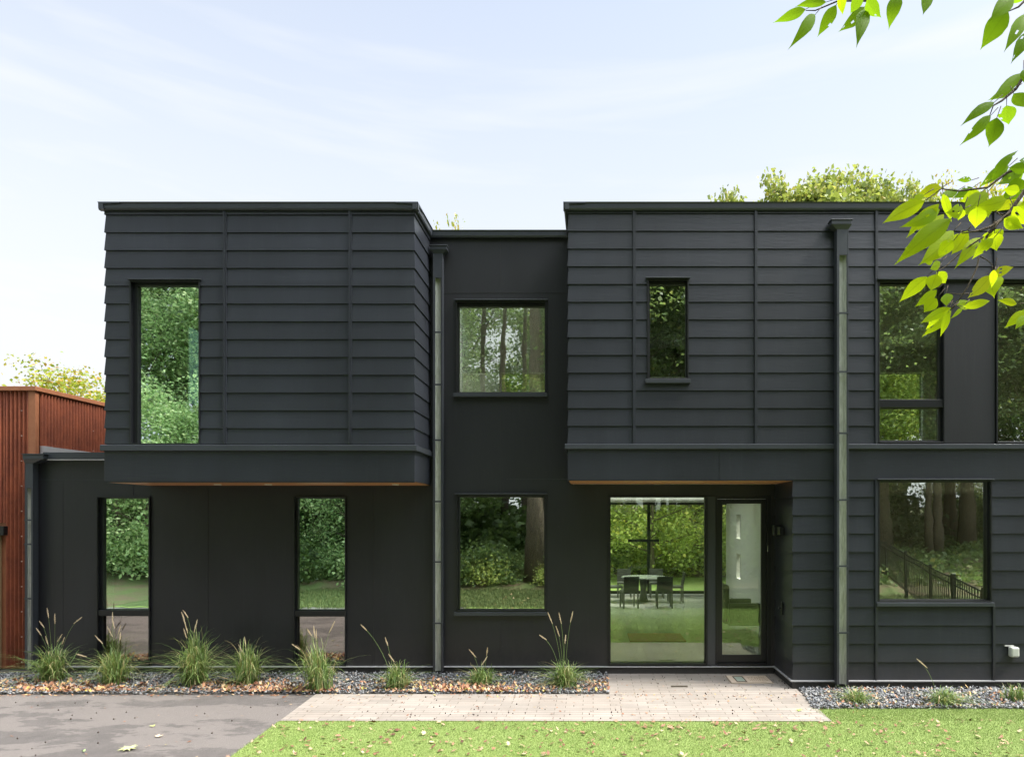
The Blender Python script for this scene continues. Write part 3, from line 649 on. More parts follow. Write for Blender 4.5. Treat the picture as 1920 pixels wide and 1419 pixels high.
# acorns and nut debris
V, Fl = [], []
acm = mat('acorn_brown', (.05,.03,.02), .6)
mb = MB()
for i in range(140):
    if i < 40: y = random.uniform(7.3, D1-.1); x = random.uniform(-8.5, kx(y)-.1); z = .008
    else: x = random.uniform(-3.2, 3.1); y = random.uniform(D2+.05, D1) if x < .4 else random.uniform(D2+.1, 11.2); z = .02
    if x < kx(y) and i >= 40: continue
    r = random.uniform(.006, .011); mb.tube([(x,y,z-r), (x,y,z), (x,y,z+r)], [r*.4, r, r*.4], 6)
tag(mb.build('acorns', acm, smooth=True), 'small dark acorns and nut bits scattered on driveway and paving', 'acorns', kind='stuff')

# distinct leaves
def star_leaf(x, y, z, s, col, label, rot=0, lobes=5):
    m_ = mat('dry_leaf', col, .7); pts = []
    for i in range(lobes*2):
        a = rot+math.pi*i/lobes; r = s*(1 if i % 2 == 0 else .42)*random.uniform(.85, 1.15); pts.append((r*math.cos(a), r*math.sin(a)))
    v = [(0,0,.012)]+[(p_[0], p_[1], .004+.02*random.random()) for p_ in pts]; n_ = len(pts)
    f = [(0, 1+i, 1+(i+1) % n_) for i in range(n_)]
    v += [(a, b, c-.0015) for a, b, c in v]; f += [(n_+1, n_+2+(i+1) % n_, n_+2+i) for i in range(n_)]
    o_ = mesh_obj('fallen_leaf', v, f, m_); o_.location = (x, y, z); return tag(o_, label, 'leaf')
def gp(px, py_): d = F*EYE/(py_-CY); return WX(px, d), d
x, y = gp(240, 1405); 
for i, (dx, dy, r) in enumerate(((0,0,0),)): star_leaf(x, y, .006, .12, (.5,.52,.24), 'large pale yellow-green leaf cluster lying on the asphalt', .3, 11)
x, y = gp(298, 1381); star_leaf(x, y, .006, .055, (.62,.48,.33), 'tan star-shaped leaf on the asphalt', .8)
x, y = gp(286, 1362); star_leaf(x, y, .006, .04, (.55,.6,.2), 'small yellow-green leaf on the asphalt', .2)
x, y = gp(157, 1410); star_leaf(x, y, .006, .025, (.35,.5,.2), 'tiny green leaf at the driveway front', .2)
x, y = gp(1499, 1334); star_leaf(x, y, .018, .05, (.45,.55,.14), 'green leaf lying on the right part of the paving', .5)

# ------------------------------------------------------------------ doormat
dmat = empty('doormat', (2.5, 11.0, .013), label='tan doormat with dark border line, phone drawing and brown lettering', cat='doormat')
def rel(o_, par): o_.parent = par; o_.matrix_parent_inverse = Matrix.Translation(-par.location); return o_
coir = mat('coir', (.52,.38,.25), .95); L(coir, mixc(coir, noise(coir, 260, 3, .7), (.5,.4,.3), (.7,.58,.46)), base(coir)); brn = mat('mat_print_dark', (.09,.05,.035), .9); grn = mat('mat_print_grey', (.36,.42,.34), .9); org = mat('mat_print_brown', (.38,.24,.15), .9)
x0, x1, y0, y1 = 2.17, 2.84, 10.72, 11.23
rel(MB().box(x0, x1, y0, y1, .013, .026).build('coir_base', coir, bevel=.003), dmat)
rel(MB().box(x0+.008, x1-.008, y0+.004, y0+.016, .0262, .0275).box(x0+.002, x0+.010, y0+.017, y1-.012, .0262, .0275).box(x1-.010, x1-.003, y0+.017, y1-.012, .0262, .0275).build('border', brn), dmat)
a, b, c_, d_ = x0+.10, x0+.27, y0+.05, y1-.06
rel(MB().box(a, a+.02, c_, d_, .0262, .0272).box(b-.02, b, c_, d_, .0262, .0272).box(a+.02, b-.02, c_, c_+.05, .0262, .0272).box(a+.02, b-.02, d_-.035, d_, .0262, .0272).build('phone_outline', brn), dmat)
rel(MB().box(a+.021, b-.021, c_+.06, d_-.04, .0262, .0268).build('phone_screen', grn), dmat)
for row in range(4):
    t = MB()
    yy_ = y1-.11-row*.075; xx = x0+.33
    while xx < x1-.07:
        w_ = random.uniform(.012, .035); t.box(xx, xx+w_*.35, yy_-.045, yy_, .0262, .027)
        if random.random() < .7: t.box(xx+w_*.36, xx+w_, yy_-.012, yy_, .0262, .027)
        if random.random() < .6: t.box(xx+w_*.36, xx+w_, yy_-.045, yy_-.033, .0262, .027)
        xx += w_+.012
    rel(t.build('lettering', org), dmat)
rel(MB().box(x0+.34, x1-.1, y0+.05, y0+.062, .0262, .027).build('underline', org), dmat)

# ------------------------------------------------------------------ interior furniture
chm = mat('dark_leather', (.09,.1,.085), .4)
def make_chair():
    r = empty('dining_chair', (0,0,0), label='x', cat='chair', group='chairs around the dining table')
    for sx in (-1, 1):
        for sy in (-1, 1):
            MB().prism([(sx*.2-.018, sy*.2-.018), (sx*.2+.018, sy*.2-.018), (sx*.2+.018, sy*.2+.018), (sx*.2-.018, sy*.2+.018)], 2, 0, .43).build('leg', chm, r)
    MB().box(-.22, .22, -.22, .22, .43, .49).build('seat', chm, r, bevel=.012)
    b = MB(); n_ = 6
    for i in range(n_):
        z0_, z1_ = .491+i*.065, .491+(i+1)*.065; y_ = -.2-.012*i
        b.box(-.22, .22, y_-.02, y_+.015, z0_, z1_)
    b.build('backrest', chm, r, bevel=.004); return r
chair = make_chair()
for i, (x, y, a, lb) in enumerate(((1.0, 19.0, .25, 'dark dining chair nearest the entry glass, left of the table front, back turned'), (1.98, 19.05, 0, 'dark dining chair at the front right of the dining table, back turned'),
        (.66, 20.25, -90, 'dark dining chair seen side-on at the left end of the table'), (2.44, 20.25, 90, 'dark dining chair seen side-on at the right end of the table'),
        (.98, 21.45, 180, 'dark dining chair facing out behind the table, left one'), (2.0, 21.45, 180, 'dark dining chair facing out behind the table, right one'))):
    o = chair if i == 0 else copy_tree(chair)
    o.location = (x, y, .126); o.rotation_euler.z = rad(a if i else 12); o['label'] = lb
tb = empty('dining_table', (1.5, 20.3, .126), label='round grey-topped dining table behind the entry glass', cat='table')
ttm = mat('table_top', (.26,.3,.27), .2)
MB().tube([(0,0,.72), (0,0,.75)], [.66, .66], 40).build('tabletop', ttm, tb); MB().tube([(0,0,.02), (0,0,.3), (0,0,.715)], [.14, .09, .12], 20).build('pedestal', chm, tb, smooth=True); MB().tube([(0,0,0), (0,0,.022)], [.34, .32], 30).build('base', chm, tb)
pd = empty('pendant_lamp', (1.5, 20.3, 3.18), label='black linear pendant bar hanging over the dining table', cat='lamp')
MB().box(-.46, .46, -.03, .03, -1.27, -1.19).build('light_bar', M['frame'], pd); MB().tube([(-.35,0,-1.17), (-.35,0,0)], [.004,.004], 5).build('cable', M['frame'], pd); MB().tube([(.35,0,-1.17), (.35,0,0)], [.004,.004], 5).build('cable', M['frame'], pd)
rm_ = mat('rust_rug', (.4,.14,.05), .95); L(rm_, mixc(rm_, noise(rm_, 80, 3), (.42,.13,.04), (.7,.26,.09)), base(rm_))
o = MB().box(.74, 1.87, 13.7, 14.65, .126, .145).build('rug', rm_, bevel=.004); tag(o, 'flat rust-orange rug on the floor just inside the entry glass', 'rug')
ac = empty('armchair', (3.35, 15.6, .126), rad(90), label='dark upholstered armchair seen low through the door glass', cat='armchair')
MB().box(-.38, .38, -.36, .36, .1, .42).build('seat', chm, ac, bevel=.05); MB().box(-.4, .4, .3, .46, .12, 1.0).build('backrest', chm, ac, bevel=.07)
for s in (-1, 1): MB().box(s*.385, s*.5, -.36, .35, .1, .6).build('armrest', chm, ac, bevel=.03)
# pictures / pale cupboards seen through upstairs glass
tv = MB().box(XL+.2, XL+.24, 11.05, 11.8, 4.75, 5.6).build('wall_screen', M['frame']); tag(tv, 'dark screen on the wall inside the upper left window', 'screen')
def pale_box(x0, x1, y0, y1, z0, z1, nm, lb):
    r = empty(nm, ((x0+x1)/2, (y0+y1)/2, z0), label=lb, cat='cabinet')
    rel(MB().box(x0, x1, y0, y1, z0, z1-.03).build('body', mat('pale_cabinet', (.8,.78,.66), .5), bevel=.005), r); rel(MB().box(x0-.01, x1+.01, y0-.01, y1+.01, z1-.0295, z1).build('top', mat('pale_top', (.85,.82,.7), .4), bevel=.004), r)
pale_box(WX(868, 12.3), WX(932, 12.3), 12.3, 12.65, 3.71, WZ(700, 12.3), 'cabinet', 'pale cabinet in the upper middle window, lower left corner')
pale_box(WX(1899, 10.75), WX(1950, 10.75), 10.75, 11.2, 3.71, WZ(777, 10.75), 'cabinet', 'pale cabinet behind the rightmost upstairs window')

# ------------------------------------------------------------------ plants
def leafmat(name, stops, trans=.45, tcol=(.32,.44,.12), rough=.45, tmul=1.):
    m = bpy.data.materials.new(name); m.use_nodes = True; b = m.node_tree.nodes['Principled BSDF']; b.inputs['Roughness'].default_value = rough
    oi = N(m, 'ShaderNodeObjectInfo')
    r_ = isl(m); c = ramp(m, r_, stops)
    L(m, c, base(m)); t = N(m, 'ShaderNodeBsdfTranslucent')
    tm = mixc(m, .55, c, tcol); L(m, tm, t.inputs['Color'])
    mx = N(m, 'ShaderNodeMixShader'); mx.inputs[0].default_value = trans
    L(m, b.outputs[0], mx.inputs[1]); L(m, t.outputs[0], mx.inputs[2]); L(m, mx.outputs[0], m.node_tree.nodes['Material Output'].inputs[0]); return m
LG = [(0, (.06,.11,.035)), (.4, (.12,.20,.065)), (.75, (.22,.31,.11)), (.94, (.36,.43,.15)), (1, (.52,.44,.14))]
M['leafA'] = leafmat('maple_leaves', LG)
M['leafB'] = leafmat('dark_leaves', [(0, (.05,.085,.03)), (.5, (.09,.15,.05)), (1, (.17,.25,.08))])
M['leafY'] = leafmat('autumn_leaves', [(0, (.12,.2,.02)), (.4, (.25,.36,.04)), (.7, (.45,.42,.05)), (.88, (.5,.33,.05)), (1, (.42,.16,.05))], .5, (.5,.5,.05))
M['leafM'] = leafmat('pale_leaves', [(0, (.16,.27,.10)), (.4, (.34,.50,.2)), (.8, (.56,.70,.34)), (1, (.74,.78,.42))], .45, (.55,.7,.35))
M['leafL'] = leafmat('lime_leaves', [(0, (.24,.35,.09)), (.5, (.44,.54,.16)), (.85, (.62,.68,.22)), (1, (.8,.7,.14))], .5, (.66,.74,.22))
bk = M['bark'] = mat('bark', (.12,.09,.065), .9)
c = mixc(bk, ramp(bk, noise(bk, 9, 6, .7, (3, 3, .5)), [(.35, (0,0,0)), (.65, (1,1,1))]), (.07,.055,.04), (.24,.19,.14)); L(bk, c, base(bk)); bump(bk, noise(bk, 14, 6, .7, (3, 3, .5)), .8, .04)

def leaf_quads(C, size, flat=.5):
    """diamond leaves around centres C"""
    n = len(C); d = RNG.normal(0, 1, (n,3)); d[:,2] *= flat; d[:,2] -= .25; d /= np.linalg.norm(d, axis=1, keepdims=True)
    nn = RNG.normal(0, 1, (n,3)); nn[:,2] += .9; s = np.cross(d, nn); s /= np.linalg.norm(s, axis=1, keepdims=True)+1e-9
    L_ = size*RNG.uniform(.6, 1.25, (n,1)); Wd = L_*RNG.uniform(.28, .42, (n,1)); up = np.cross(s, d)*L_*.12
    V = np.stack([C, C+d*L_*.5+s*Wd+up, C+d*L_, C+d*L_*.5-s*Wd+up], 1); return V.reshape(-1,3)
def tree_parts(seed, H, R, tr, base_f, nleaf, lsize, sig=.45, lean=0):
    rs = np.random.default_rng(seed); mb = MB(); n = 7
    tp = [Vector((lean*t*H*.1+rs.normal(0,.05)*t*H*.12, rs.normal(0,.05)*t*H*.12, t*H*.92)) for t in np.linspace(0, 1, n)]
    mb.tube(tp, [tr*(1.35 if i == 0 else 1)*(1-.86*i/(n-1)) for i in range(n)], 9)
    ends = []
    nl = int(10+H*1.1)
    for i in range(nl):
        t = base_f+(1-base_f)*(i+.5)/nl*.97; k = t*(n-1); i0 = min(int(k), n-2); p0 = tp[i0].lerp(tp[i0+1], k-i0)
        a = i*2.4+rs.normal(0,.4); prof_ = math.sin(math.pi*min(1, (t-base_f)/(1-base_f)*.78+.22))**.7; ln = R*prof_*rs.uniform(.7, 1.15)
        el = rs.uniform(.15, .75)+.5*t; d = Vector((math.cos(a)*math.cos(el), math.sin(a)*math.cos(el), math.sin(el)))
        pts = [p0, p0+d*ln*.5+Vector((0,0,-.02*ln)), p0+d*ln+Vector((0,0,rs.uniform(-.12,.1)*ln))]; r0 = tr*.42*(1-t*.7)
        mb.tube(pts, [r0, r0*.55, r0*.15], 5, False)
        for j in range(6):
            q0 = pts[0].lerp(pts[2], rs.uniform(.3, 1)); dd_ = (d+Vector(rs.normal(0, .8, 3))).normalized(); l2 = ln*rs.uniform(.25, .5)
            q1 = q0+dd_*l2; mb.tube([q0, q0.lerp(q1, .5)+Vector((0,0,.04)), q1], [r0*.3, r0*.2, r0*.06], 3, False)
            ends += [q1, q0.lerp(q1, .55)]
    E = np.array([tuple(e) for e in ends]); w_ = rs.uniform(.2, 1.6, len(E)); idx = rs.choice(len(E), nleaf, p=w_/w_.sum())
    C = E[idx]+rs.normal(0, 1, (nleaf,3))*np.array([sig, sig, sig*.55])
    return mb, C
TREES = {}
def proto_tree(key, name, seed, H, R, tr, bf, nl, ls, lm_, **kw):
    mb, C = tree_parts(seed, H, R, tr, bf, nl, ls, **kw)
    me1 = bpy.data.meshes.new('trunk'); me1.from_pydata([tuple(v) for v in mb.v], [], mb.f); me1.materials.append(M['bark']); me1.polygons.foreach_set('use_smooth', [True]*len(mb.f))
    me2 = np_mesh('crown', leaf_quads(C, ls), 4, M[lm_], link=False)
    TREES[key] = (name, me1, me2)
def put_tree(key, x, y, s=1, rz=None, label='', group=None, z=None, sz=1, cat='tree'):
    name, a, b = TREES[key]; r = empty(name, (x, y, (terr(x, y) if z is None else z)-.05), random.uniform(0, 6.28) if rz is None else rz, label=label, cat=cat, group=group)
    r.scale = (s, s, s*sz)
    for nm, me in (('trunk', a), ('crown', b)):
        o_ = bpy.data.objects.new(nm, me); COL.objects.link(o_); o_.parent = r
    return r
proto_tree('maple', 'maple_tree', 11, 15, 4.6, .26, .3, 24000, .19, 'leafA')
proto_tree('oak', 'oak_tree', 23, 19, 5.2, .38, .38, 24000, .21, 'leafB')
proto_tree('bigoak', 'oak_tree', 29, 21, 5.2, .36, .62, 14000, .2, 'leafB')
proto_tree('pole', 'slender_tree', 31, 17, 2.8, .17, .5, 9000, .19, 'leafA')
proto_tree('lime', 'maple_tree', 47, 12, 4.4, .2, .14, 22000, .17, 'leafL')
proto_tree('yellow', 'maple_tree', 61, 8, 3.2, .13, .12, 11000, .17, 'leafL')
proto_tree('mint', 'maple_tree', 67, 8, 3.0, .12, .16, 9000, .14, 'leafM')
proto_tree('mintall', 'maple_tree', 71, 15, 4.0, .2, .22, 16000, .17, 'leafM', sig=.55)
M['leafR'] = leafmat('roofline_leaves', [(0, (.1,.16,.03)), (.5, (.24,.32,.06)), (.9, (.42,.44,.10)), (1, (.5,.36,.1))], .45, (.4,.46,.08))
proto_tree('clump', 'maple_tree', 79, 15, 4.6, .26, .3, 17000, .27, 'leafR', sig=.3)
proto_tree('bare', 'slender_tree', 73, 21, 2.4, .19, .68, 5200, .17, 'leafA', sig=.55)
proto_tree('autumn', 'autumn_tree', 53, 9.5, 3.2, .13, .25, 4200, .16, 'leafY', sig=.35)
def bush_mesh(seed, R, H, n, ls, mt):
    rs = np.random.default_rng(seed); c = rs.normal(0, 1, (60,3)); c /= np.linalg.norm(c, axis=1, keepdims=True); c[:,2] = np.abs(c[:,2]); c *= rs.uniform(.45, 1, (60,1)); c *= np.array([R,R,H])
    C = c[rs.integers(0, 60, n)]+rs.normal(0, 1, (n,3))*np.array([R*.2, R*.2, H*.16]); C[:,2] = np.abs(C[:,2])+.05
    me = np_mesh('foliage', leaf_quads(C, ls, .8), 4, mt, link=False)
    mb = MB()
    for i in range(0, 60, 3): e = Vector(c[i]); mb.tube([(0,0,0), e*.5+Vector((0,0,.1)), e], [.018, .012, .004], 4, False)
    ms = bpy.data.meshes.new('stems'); ms.from_pydata([tuple(v) for v in mb.v], [], mb.f); ms.materials.append(M['bark'])
    return me, ms
BUSHM = bush_mesh(6, 1.3, 1.5, 3200, .11, M['leafM'])
BUSH = [bush_mesh(3, 1.2, 1.0, 2600, .13, M['leafA']), bush_mesh(4, 1.5, 1.4, 3000, .15, M['leafB']), bush_mesh(5, 1.1, 1.3, 2200, .12, M['leafL']), BUSHM]
def put_bush(k, x, y, s, label, group, z=None):
    r = empty('shrub', (x, y, (terr(x, y) if z is None else z)-.03), random.uniform(0, 6.28), label=label, cat='shrub', group=group); r.scale = (s, s, s*random.uniform(.8, 1.15))
    for nm, me in (('foliage', BUSH[k][0]), ('stems', BUSH[k][1])):
        o_ = bpy.data.objects.new(nm, me); COL.objects.link(o_); o_.parent = r

# woods behind the camera, mirrored in the glass
gB = 'woodland trees mirrored in the windows'
LB = {'maple': 'green maple of the woodland mirrored in the windows', 'oak': 'dark oak of the woodland mirrored in the windows', 'pole': 'slender bare-stemmed tree mirrored in the windows', 'lime': 'bright green maple mirrored in the windows'}
put_tree('bigoak', -2.25, -3.4, 1.0, label=LB['oak'], group=gB)
spots = []
rs = random.Random(5)
for row, (y0_, n_, keys) in enumerate(((-5.5, 9, ['maple','pole','lime']), (-9, 11, ['oak','pole','maple']), (-14, 12, ['oak','maple','pole']), (-20, 11, ['oak','oak','maple']), (-27, 10, ['oak','maple']))):
    for i in range(n_):
        x = -30+60*(i+.5)/n_+rs.uniform(-1.6, 1.6); y = y0_+rs.uniform(-1.6, 1.6)
        k = rs.choice(keys)
        if y < -7 and -10 < x < 6 and k != 'pole' and rs.random() < .45: continue
        if x > 5 and y > -7: continue
        if x < -5 and y > -11: continue
        put_tree(k, x, y, rs.uniform(.8, 1.1)*(1.0 if row < 3 else 1.1), label=LB[k], group=gB)
for i in range(7):
    put_tree('mintall', -26+2.7*i+rs.uniform(-.6, .6), rs.uniform(-11.5, -9), rs.uniform(.75, 1.15), label='bright green maple mirrored in the windows', group=gB)
for i in range(11):
    put_tree('mint', -22+1.5*i+rs.uniform(-.4, .4), rs.uniform(-6.5, -3.8), rs.uniform(.6, 1.0), label='young leafy tree of the wood edge mirrored in the windows', group=gB)
for i in range(15):
    put_tree('bare', -8+1.15*i+rs.uniform(-.5, .5), rs.uniform(-15, -7), rs.uniform(.85, 1.1), label='tall bare-trunked tree mirrored in the upper windows', group=gB)
for i in range(8):
    put_bush(1, .3+.85*i, rs.uniform(-6.5, -4.5), rs.uniform(1.1, 1.6), 'leafy undergrowth shrub at the wood edge mirrored in the windows', 'shrubs at the wood edge')
for i in range(14):
    put_tree('oak' if i % 2 else 'maple', 4+1.9*i, rs.uniform(-15, -8.5), rs.uniform(.7, 1.), label=LB['oak'], group=gB)
for i in range(16):
    put_bush(3 if i % 4 else 2, rs.uniform(-22, -6), rs.uniform(-5, -2.8), rs.uniform(.9, 1.6), 'leafy undergrowth shrub at the wood edge mirrored in the windows', 'shrubs at the wood edge')
for i in range(30):
    x = rs.uniform(-16, 15); y = rs.uniform(-4.4, -2.6)
    if x > 4.5: continue
    put_bush(rs.choice([0,0,1,2]), x, y, rs.uniform(.6, 1.05), 'leafy undergrowth shrub at the wood edge mirrored in the windows', 'shrubs at the wood edge')
for i in range(44):
    x = rs.uniform(-24, 22); y = rs.uniform(-17, -6)
    if x > 5 and y > -13: continue
    put_bush(rs.choice([1,1,0]), x, y, rs.uniform(1.2, 2.6), 'leafy undergrowth shrub at the wood edge mirrored in the windows', 'shrubs at the wood edge')
for i in range(16):
    x = -22+2.9*i+rs.uniform(-1, 1); y = rs.uniform(-9, -6)
    if x > 4: y -= 9
    if x < 4: continue
    put_tree('lime', x, y, rs.uniform(.4, .65), label='young leafy tree of the wood edge mirrored in the windows', group=gB)
def cover(name, n, x0, x1, y0, y1, size, mt, label, keep=lambda x, y: True):
    x = RNG.uniform(x0, x1, n); y = RNG.uniform(y0, y1, n); k = np.array([keep(a, b) for a, b in zip(x, y)]); x, y = x[k], y[k]
    clump = .5+.5*np.sin(x*1.7+np.sin(y*1.3)*2)*np.cos(y*1.1+x*.4)
    z = np.array([terr(a, b) for a, b in zip(x, y)])+RNG.uniform(0, .5, len(x))*clump
    tag(np_mesh(name, leaf_quads(np.stack([x, y, z], 1), size, .6), 4, mt), label, 'ground cover', kind='stuff')
cover('ground_cover', 60000, -26, 22, -22, -3.2, .2, M['leafA'], 'low leafy woodland ground cover mirrored in the windows')
cover('ground_cover', 30000, -16, 26, 30, 48, .22, M['leafL'], 'low leafy ground cover beyond the rear lawn')
# trees behind the house
for x_, y_ in ((-.6, 28.5), (2.4, 27.8), (5.2, 29.4), (8.2, 28.2)): put_tree('yellow', x_, y_, .9, label='small yellow-green maple on the rear lawn seen through the entry glass', group='small maples on the rear lawn')
put_tree('lime', 9.5, 25, .8, label='bright tree beside the dining room, seen through its slit windows')
put_tree('lime', 14, 27, 1, label='bright tree right of the dining room behind the right wing')
gH = 'trees behind the house seen through the entry glass'
for i in range(15):
    x = -11+2.3*i+rs.uniform(-.8, .8); y = rs.uniform(31.5, 40)
    put_tree(rs.choice(['lime','lime','lime','maple']), x, y, rs.uniform(.85, 1.1), label='bright leafy tree behind the rear lawn seen through the entry glass', group=gH)
for i in range(26):
    put_bush(rs.choice([0,2,2]), rs.uniform(-4, 14), rs.uniform(31, 37), rs.uniform(.8, 1.9), 'low green shrub at the rear lawn edge', 'shrubs behind the house')
for i in range(9):
    put_tree(rs.choice(['maple','oak']), -14+4.5*i+rs.uniform(-1, 1), rs.uniform(45, 52), .62, label='bright leafy tree behind the rear lawn seen through the entry glass', group=gH)
def crown_at(key, px, pytop, Y, Hm, label, s=1, rz=0):
    x = WX(px, Y); top = WZ(pytop, Y); z0_ = terr(x, Y); return put_tree(key, x, Y, s, rz, label, sz=(top-z0_)/(Hm*s))
for px_, top_, y_, s_, rz_, lb_ in ((1540, 304, 33, .95, .4, 'tallest green tree crown behind the right roof'), (1474, 326, 34, .75, 2.3, 'green crown left of the tallest behind the right roof'), (1640, 318, 34, .85, 2.1, 'green crown above the right downspout behind the roof'),
        (1700, 330, 35, .7, 5.1, 'green crown right of the downspout behind the roof'), (1395, 346, 34, .6, 1.4, 'low green tree tip behind the roof above the small window'), (1352, 352, 33, .45, 3.4, 'smallest tree tip at the left end of the tree line'),
        (1590, 332, 32, .7, 1.9, 'green crown just left of the right downspout behind the roof')):
    crown_at('clump', px_, top_, y_, 15.3, lb_, s_, rz_)
crown_at('autumn', 1765, 326, 36, 9.9, 'sparse reddish tree top behind the right roof beside the hanging leaves', .9, 1.)
crown_at('autumn', 1860, 318, 36, 9.9, 'sparse reddish tree top behind the right roof at the frame edge', 1.2, 3.)
crown_at('autumn', 838, 398, 30, 9.9, 'thin autumn tree tip above the middle roof', .55, 2.)
crown_at('autumn', 128, 664, 24, 9.9, 'yellow-orange autumn tree above the rusted building', .85, .5)
crown_at('autumn', 178, 700, 26, 9.9, 'yellow-green tree half hidden by the left box corner', .9, 2.5)

# ------------------------------------------------------------------ ornamental grasses
gbm = leafmat('grass_blades', [(0, (.08,.14,.04)), (.4, (.15,.25,.07)), (.72, (.27,.36,.13)), (.88, (.42,.4,.2)), (1, (.5,.38,.2))], .3, (.3,.4,.05))
sdm = mat('seed_head', (.6,.49,.33), .9)
def grass(px, pyb, topb, hw, n, stalks, label, lean=0., yellow=False):
    n = int(n*1.8)
    Yb = F*EYE/(pyb-CY); x = WX(px, Yb); H = WZ(topb, Yb); W_ = hw*1.3/F*Yb
    r = empty('ornamental_grass', (x, Yb, .01), label=label, cat='grass plant', group='ornamental grasses along the house')
    a = RNG.uniform(0, 2*math.pi, n)+.5*np.sin(3*RNG.uniform(0, 6.28, n)); reach = np.abs(RNG.normal(.0, .55, n))+.05; reach = np.minimum(reach, 1.7)*W_*1.15; h = H*RNG.uniform(.5, 1.5, n)*(1-.3*np.minimum(reach/W_, 1)); n_dummy = 0; bx_, by_ = RNG.normal(0, .06, n), RNG.normal(0, .06, n)
    S = 6; quads = []; ts = np.linspace(0, 1, S+1); pr = []
    droop = RNG.uniform(.1, .75, n)
    for t in ts:
        rr = reach*t**1.6; a = a+RNG.normal(0, .045, n); z = h*(1.55*t-.55*t**2*(1+droop*1.2)-droop*.4*t**3)
        pr.append(np.stack([bx_+np.cos(a)*rr+lean*t*W_*.5, by_+np.sin(a)*rr, np.maximum(z, .01)], 1))
    wd_ = RNG.uniform(.003, .0085, n)
    for i in range(S):
        s = np.stack([-np.sin(a), np.cos(a), np.zeros(n)], 1); w0 = (wd_*(1-ts[i]**2*.9))[:,None]; w1 = (wd_*(1-ts[i+1]**2*.9))[:,None]
        quads.append((pr[i]-s*w0, pr[i]+s*w0, pr[i+1]+s*w1, pr[i+1]-s*w1))
    # one island per blade: shared verts
    V = np.zeros((n, (S+1)*2, 3)); s = np.stack([-np.sin(a), np.cos(a), np.zeros(n)], 1)
    for i, t in enumerate(ts):
        w0 = (wd_*(1-t**2*.9))[:,None]; V[:,2*i] = pr[i]-s*w0; V[:,2*i+1] = pr[i]+s*w0
    fb = np.array([(2*i, 2*i+1, 2*i+3, 2*i+2) for i in range(S)]); Fa = (fb[None]+np.arange(n)[:,None,None]*((S+1)*2)).reshape(-1,4)
    idx_mesh('blades', V.reshape(-1,3), Fa, gbm, r)
    for (sx, sy) in stalks:
        tx, tz = WX(sx, Yb)-x, WZ(sy, Yb); ty = random.uniform(-.1, .1); p0 = Vector((tx*.1, 0, 0)); p2 = Vector((tx, ty, tz)); p1 = Vector((tx*.25+random.uniform(-.05,.05), ty*.5, tz*random.uniform(.6,.85)))
        pts = [(p0*(1-t)**2+p1*2*t*(1-t)+p2*t*t) for t in np.linspace(0, 1, 9)]
        mb = MB(); mb.tube(pts, [.0028-.0012*k/8 for k in range(9)], 4)
        st = mb.build('seed_stalk', gbm, r); d = (pts[-1]-pts[-2]).normalized(); L_ = random.uniform(.11, .19); hd = MB()
        side = Vector((d.z, 0, -d.x)).normalized()
        for k in range(46):
            t = k/45; c_ = pts[-1]-d*L_*(1-t); w_ = .0125*math.sin(math.pi*(.12+.8*t))
            an = k*2.4; off = (side*math.cos(an)+Vector((0,1,0))*math.sin(an))*w_*random.uniform(.3, 1.3); tip = c_+off+d*.02; sd = side*.0035
            hd.quad(c_-sd, c_+sd, tip+sd*.6, tip-sd*.6)
        hd.tube([pts[-1]-d*L_, pts[-1]-d*L_*.5, pts[-1]], [.003, .0055, .002], 5); hd.build('seed_head', sdm, st)
grass(100, 1278, 1205, 62, 260, [(92,1142),(107,1152),(76,1166),(66,1180),(146,1160),(120,1190),(128,1195),(87,1195)], 'leftmost ornamental grass beside the rusted building, with many arching seed heads')
grass(215, 1284, 1212, 55, 260, [(203,1152),(208,1162),(197,1178),(226,1175),(172,1195),(152,1225),(219,1190)], 'yellowed ornamental grass before the left slim window')
grass(365, 1286, 1190, 62, 420, [(340,1150),(349,1145),(344,1160),(352,1172),(366,1165),(347,1180)], 'biggest and greenest grass clump, with upright seed heads, before the black wall')
grass(465, 1284, 1205, 50, 300, [(459,1196),(450,1210)], 'green grass clump with hardly any seed heads right of the biggest one')
grass(600, 1296, 1205, 42, 300, [(580,1180),(588,1176),(594,1182),(625,1168),(552,1208)], 'leaning green grass before the second slim window', -.3)
grass(745, 1292, 1240, 36, 200, [(722,1198),(730,1228),(680,1172)], 'small grass left of the middle downspout with one long bare stalk')
grass(905, 1284, 1248, 38, 190, [(881,1219),(915,1215),(911,1235)], 'low sparse grass under the large middle window')
grass(1058, 1288, 1240, 50, 260, [(1028,1150),(1048,1152),(1074,1148),(1043,1176),(1013,1192),(1060,1195)], 'wispy grass with tall thin seed stalks at the paving corner')
grass(1605, 1318, 1292, 38, 150, [(1612,1285)], 'short dry grass in the slate bed under the right downspout')
grass(1765, 1322, 1290, 44, 170, [(1727,1240)], 'flattened dry grass under the lower right window', .5)
grass(1905, 1316, 1280, 22, 90, [], 'small grass tuft at the right frame edge')

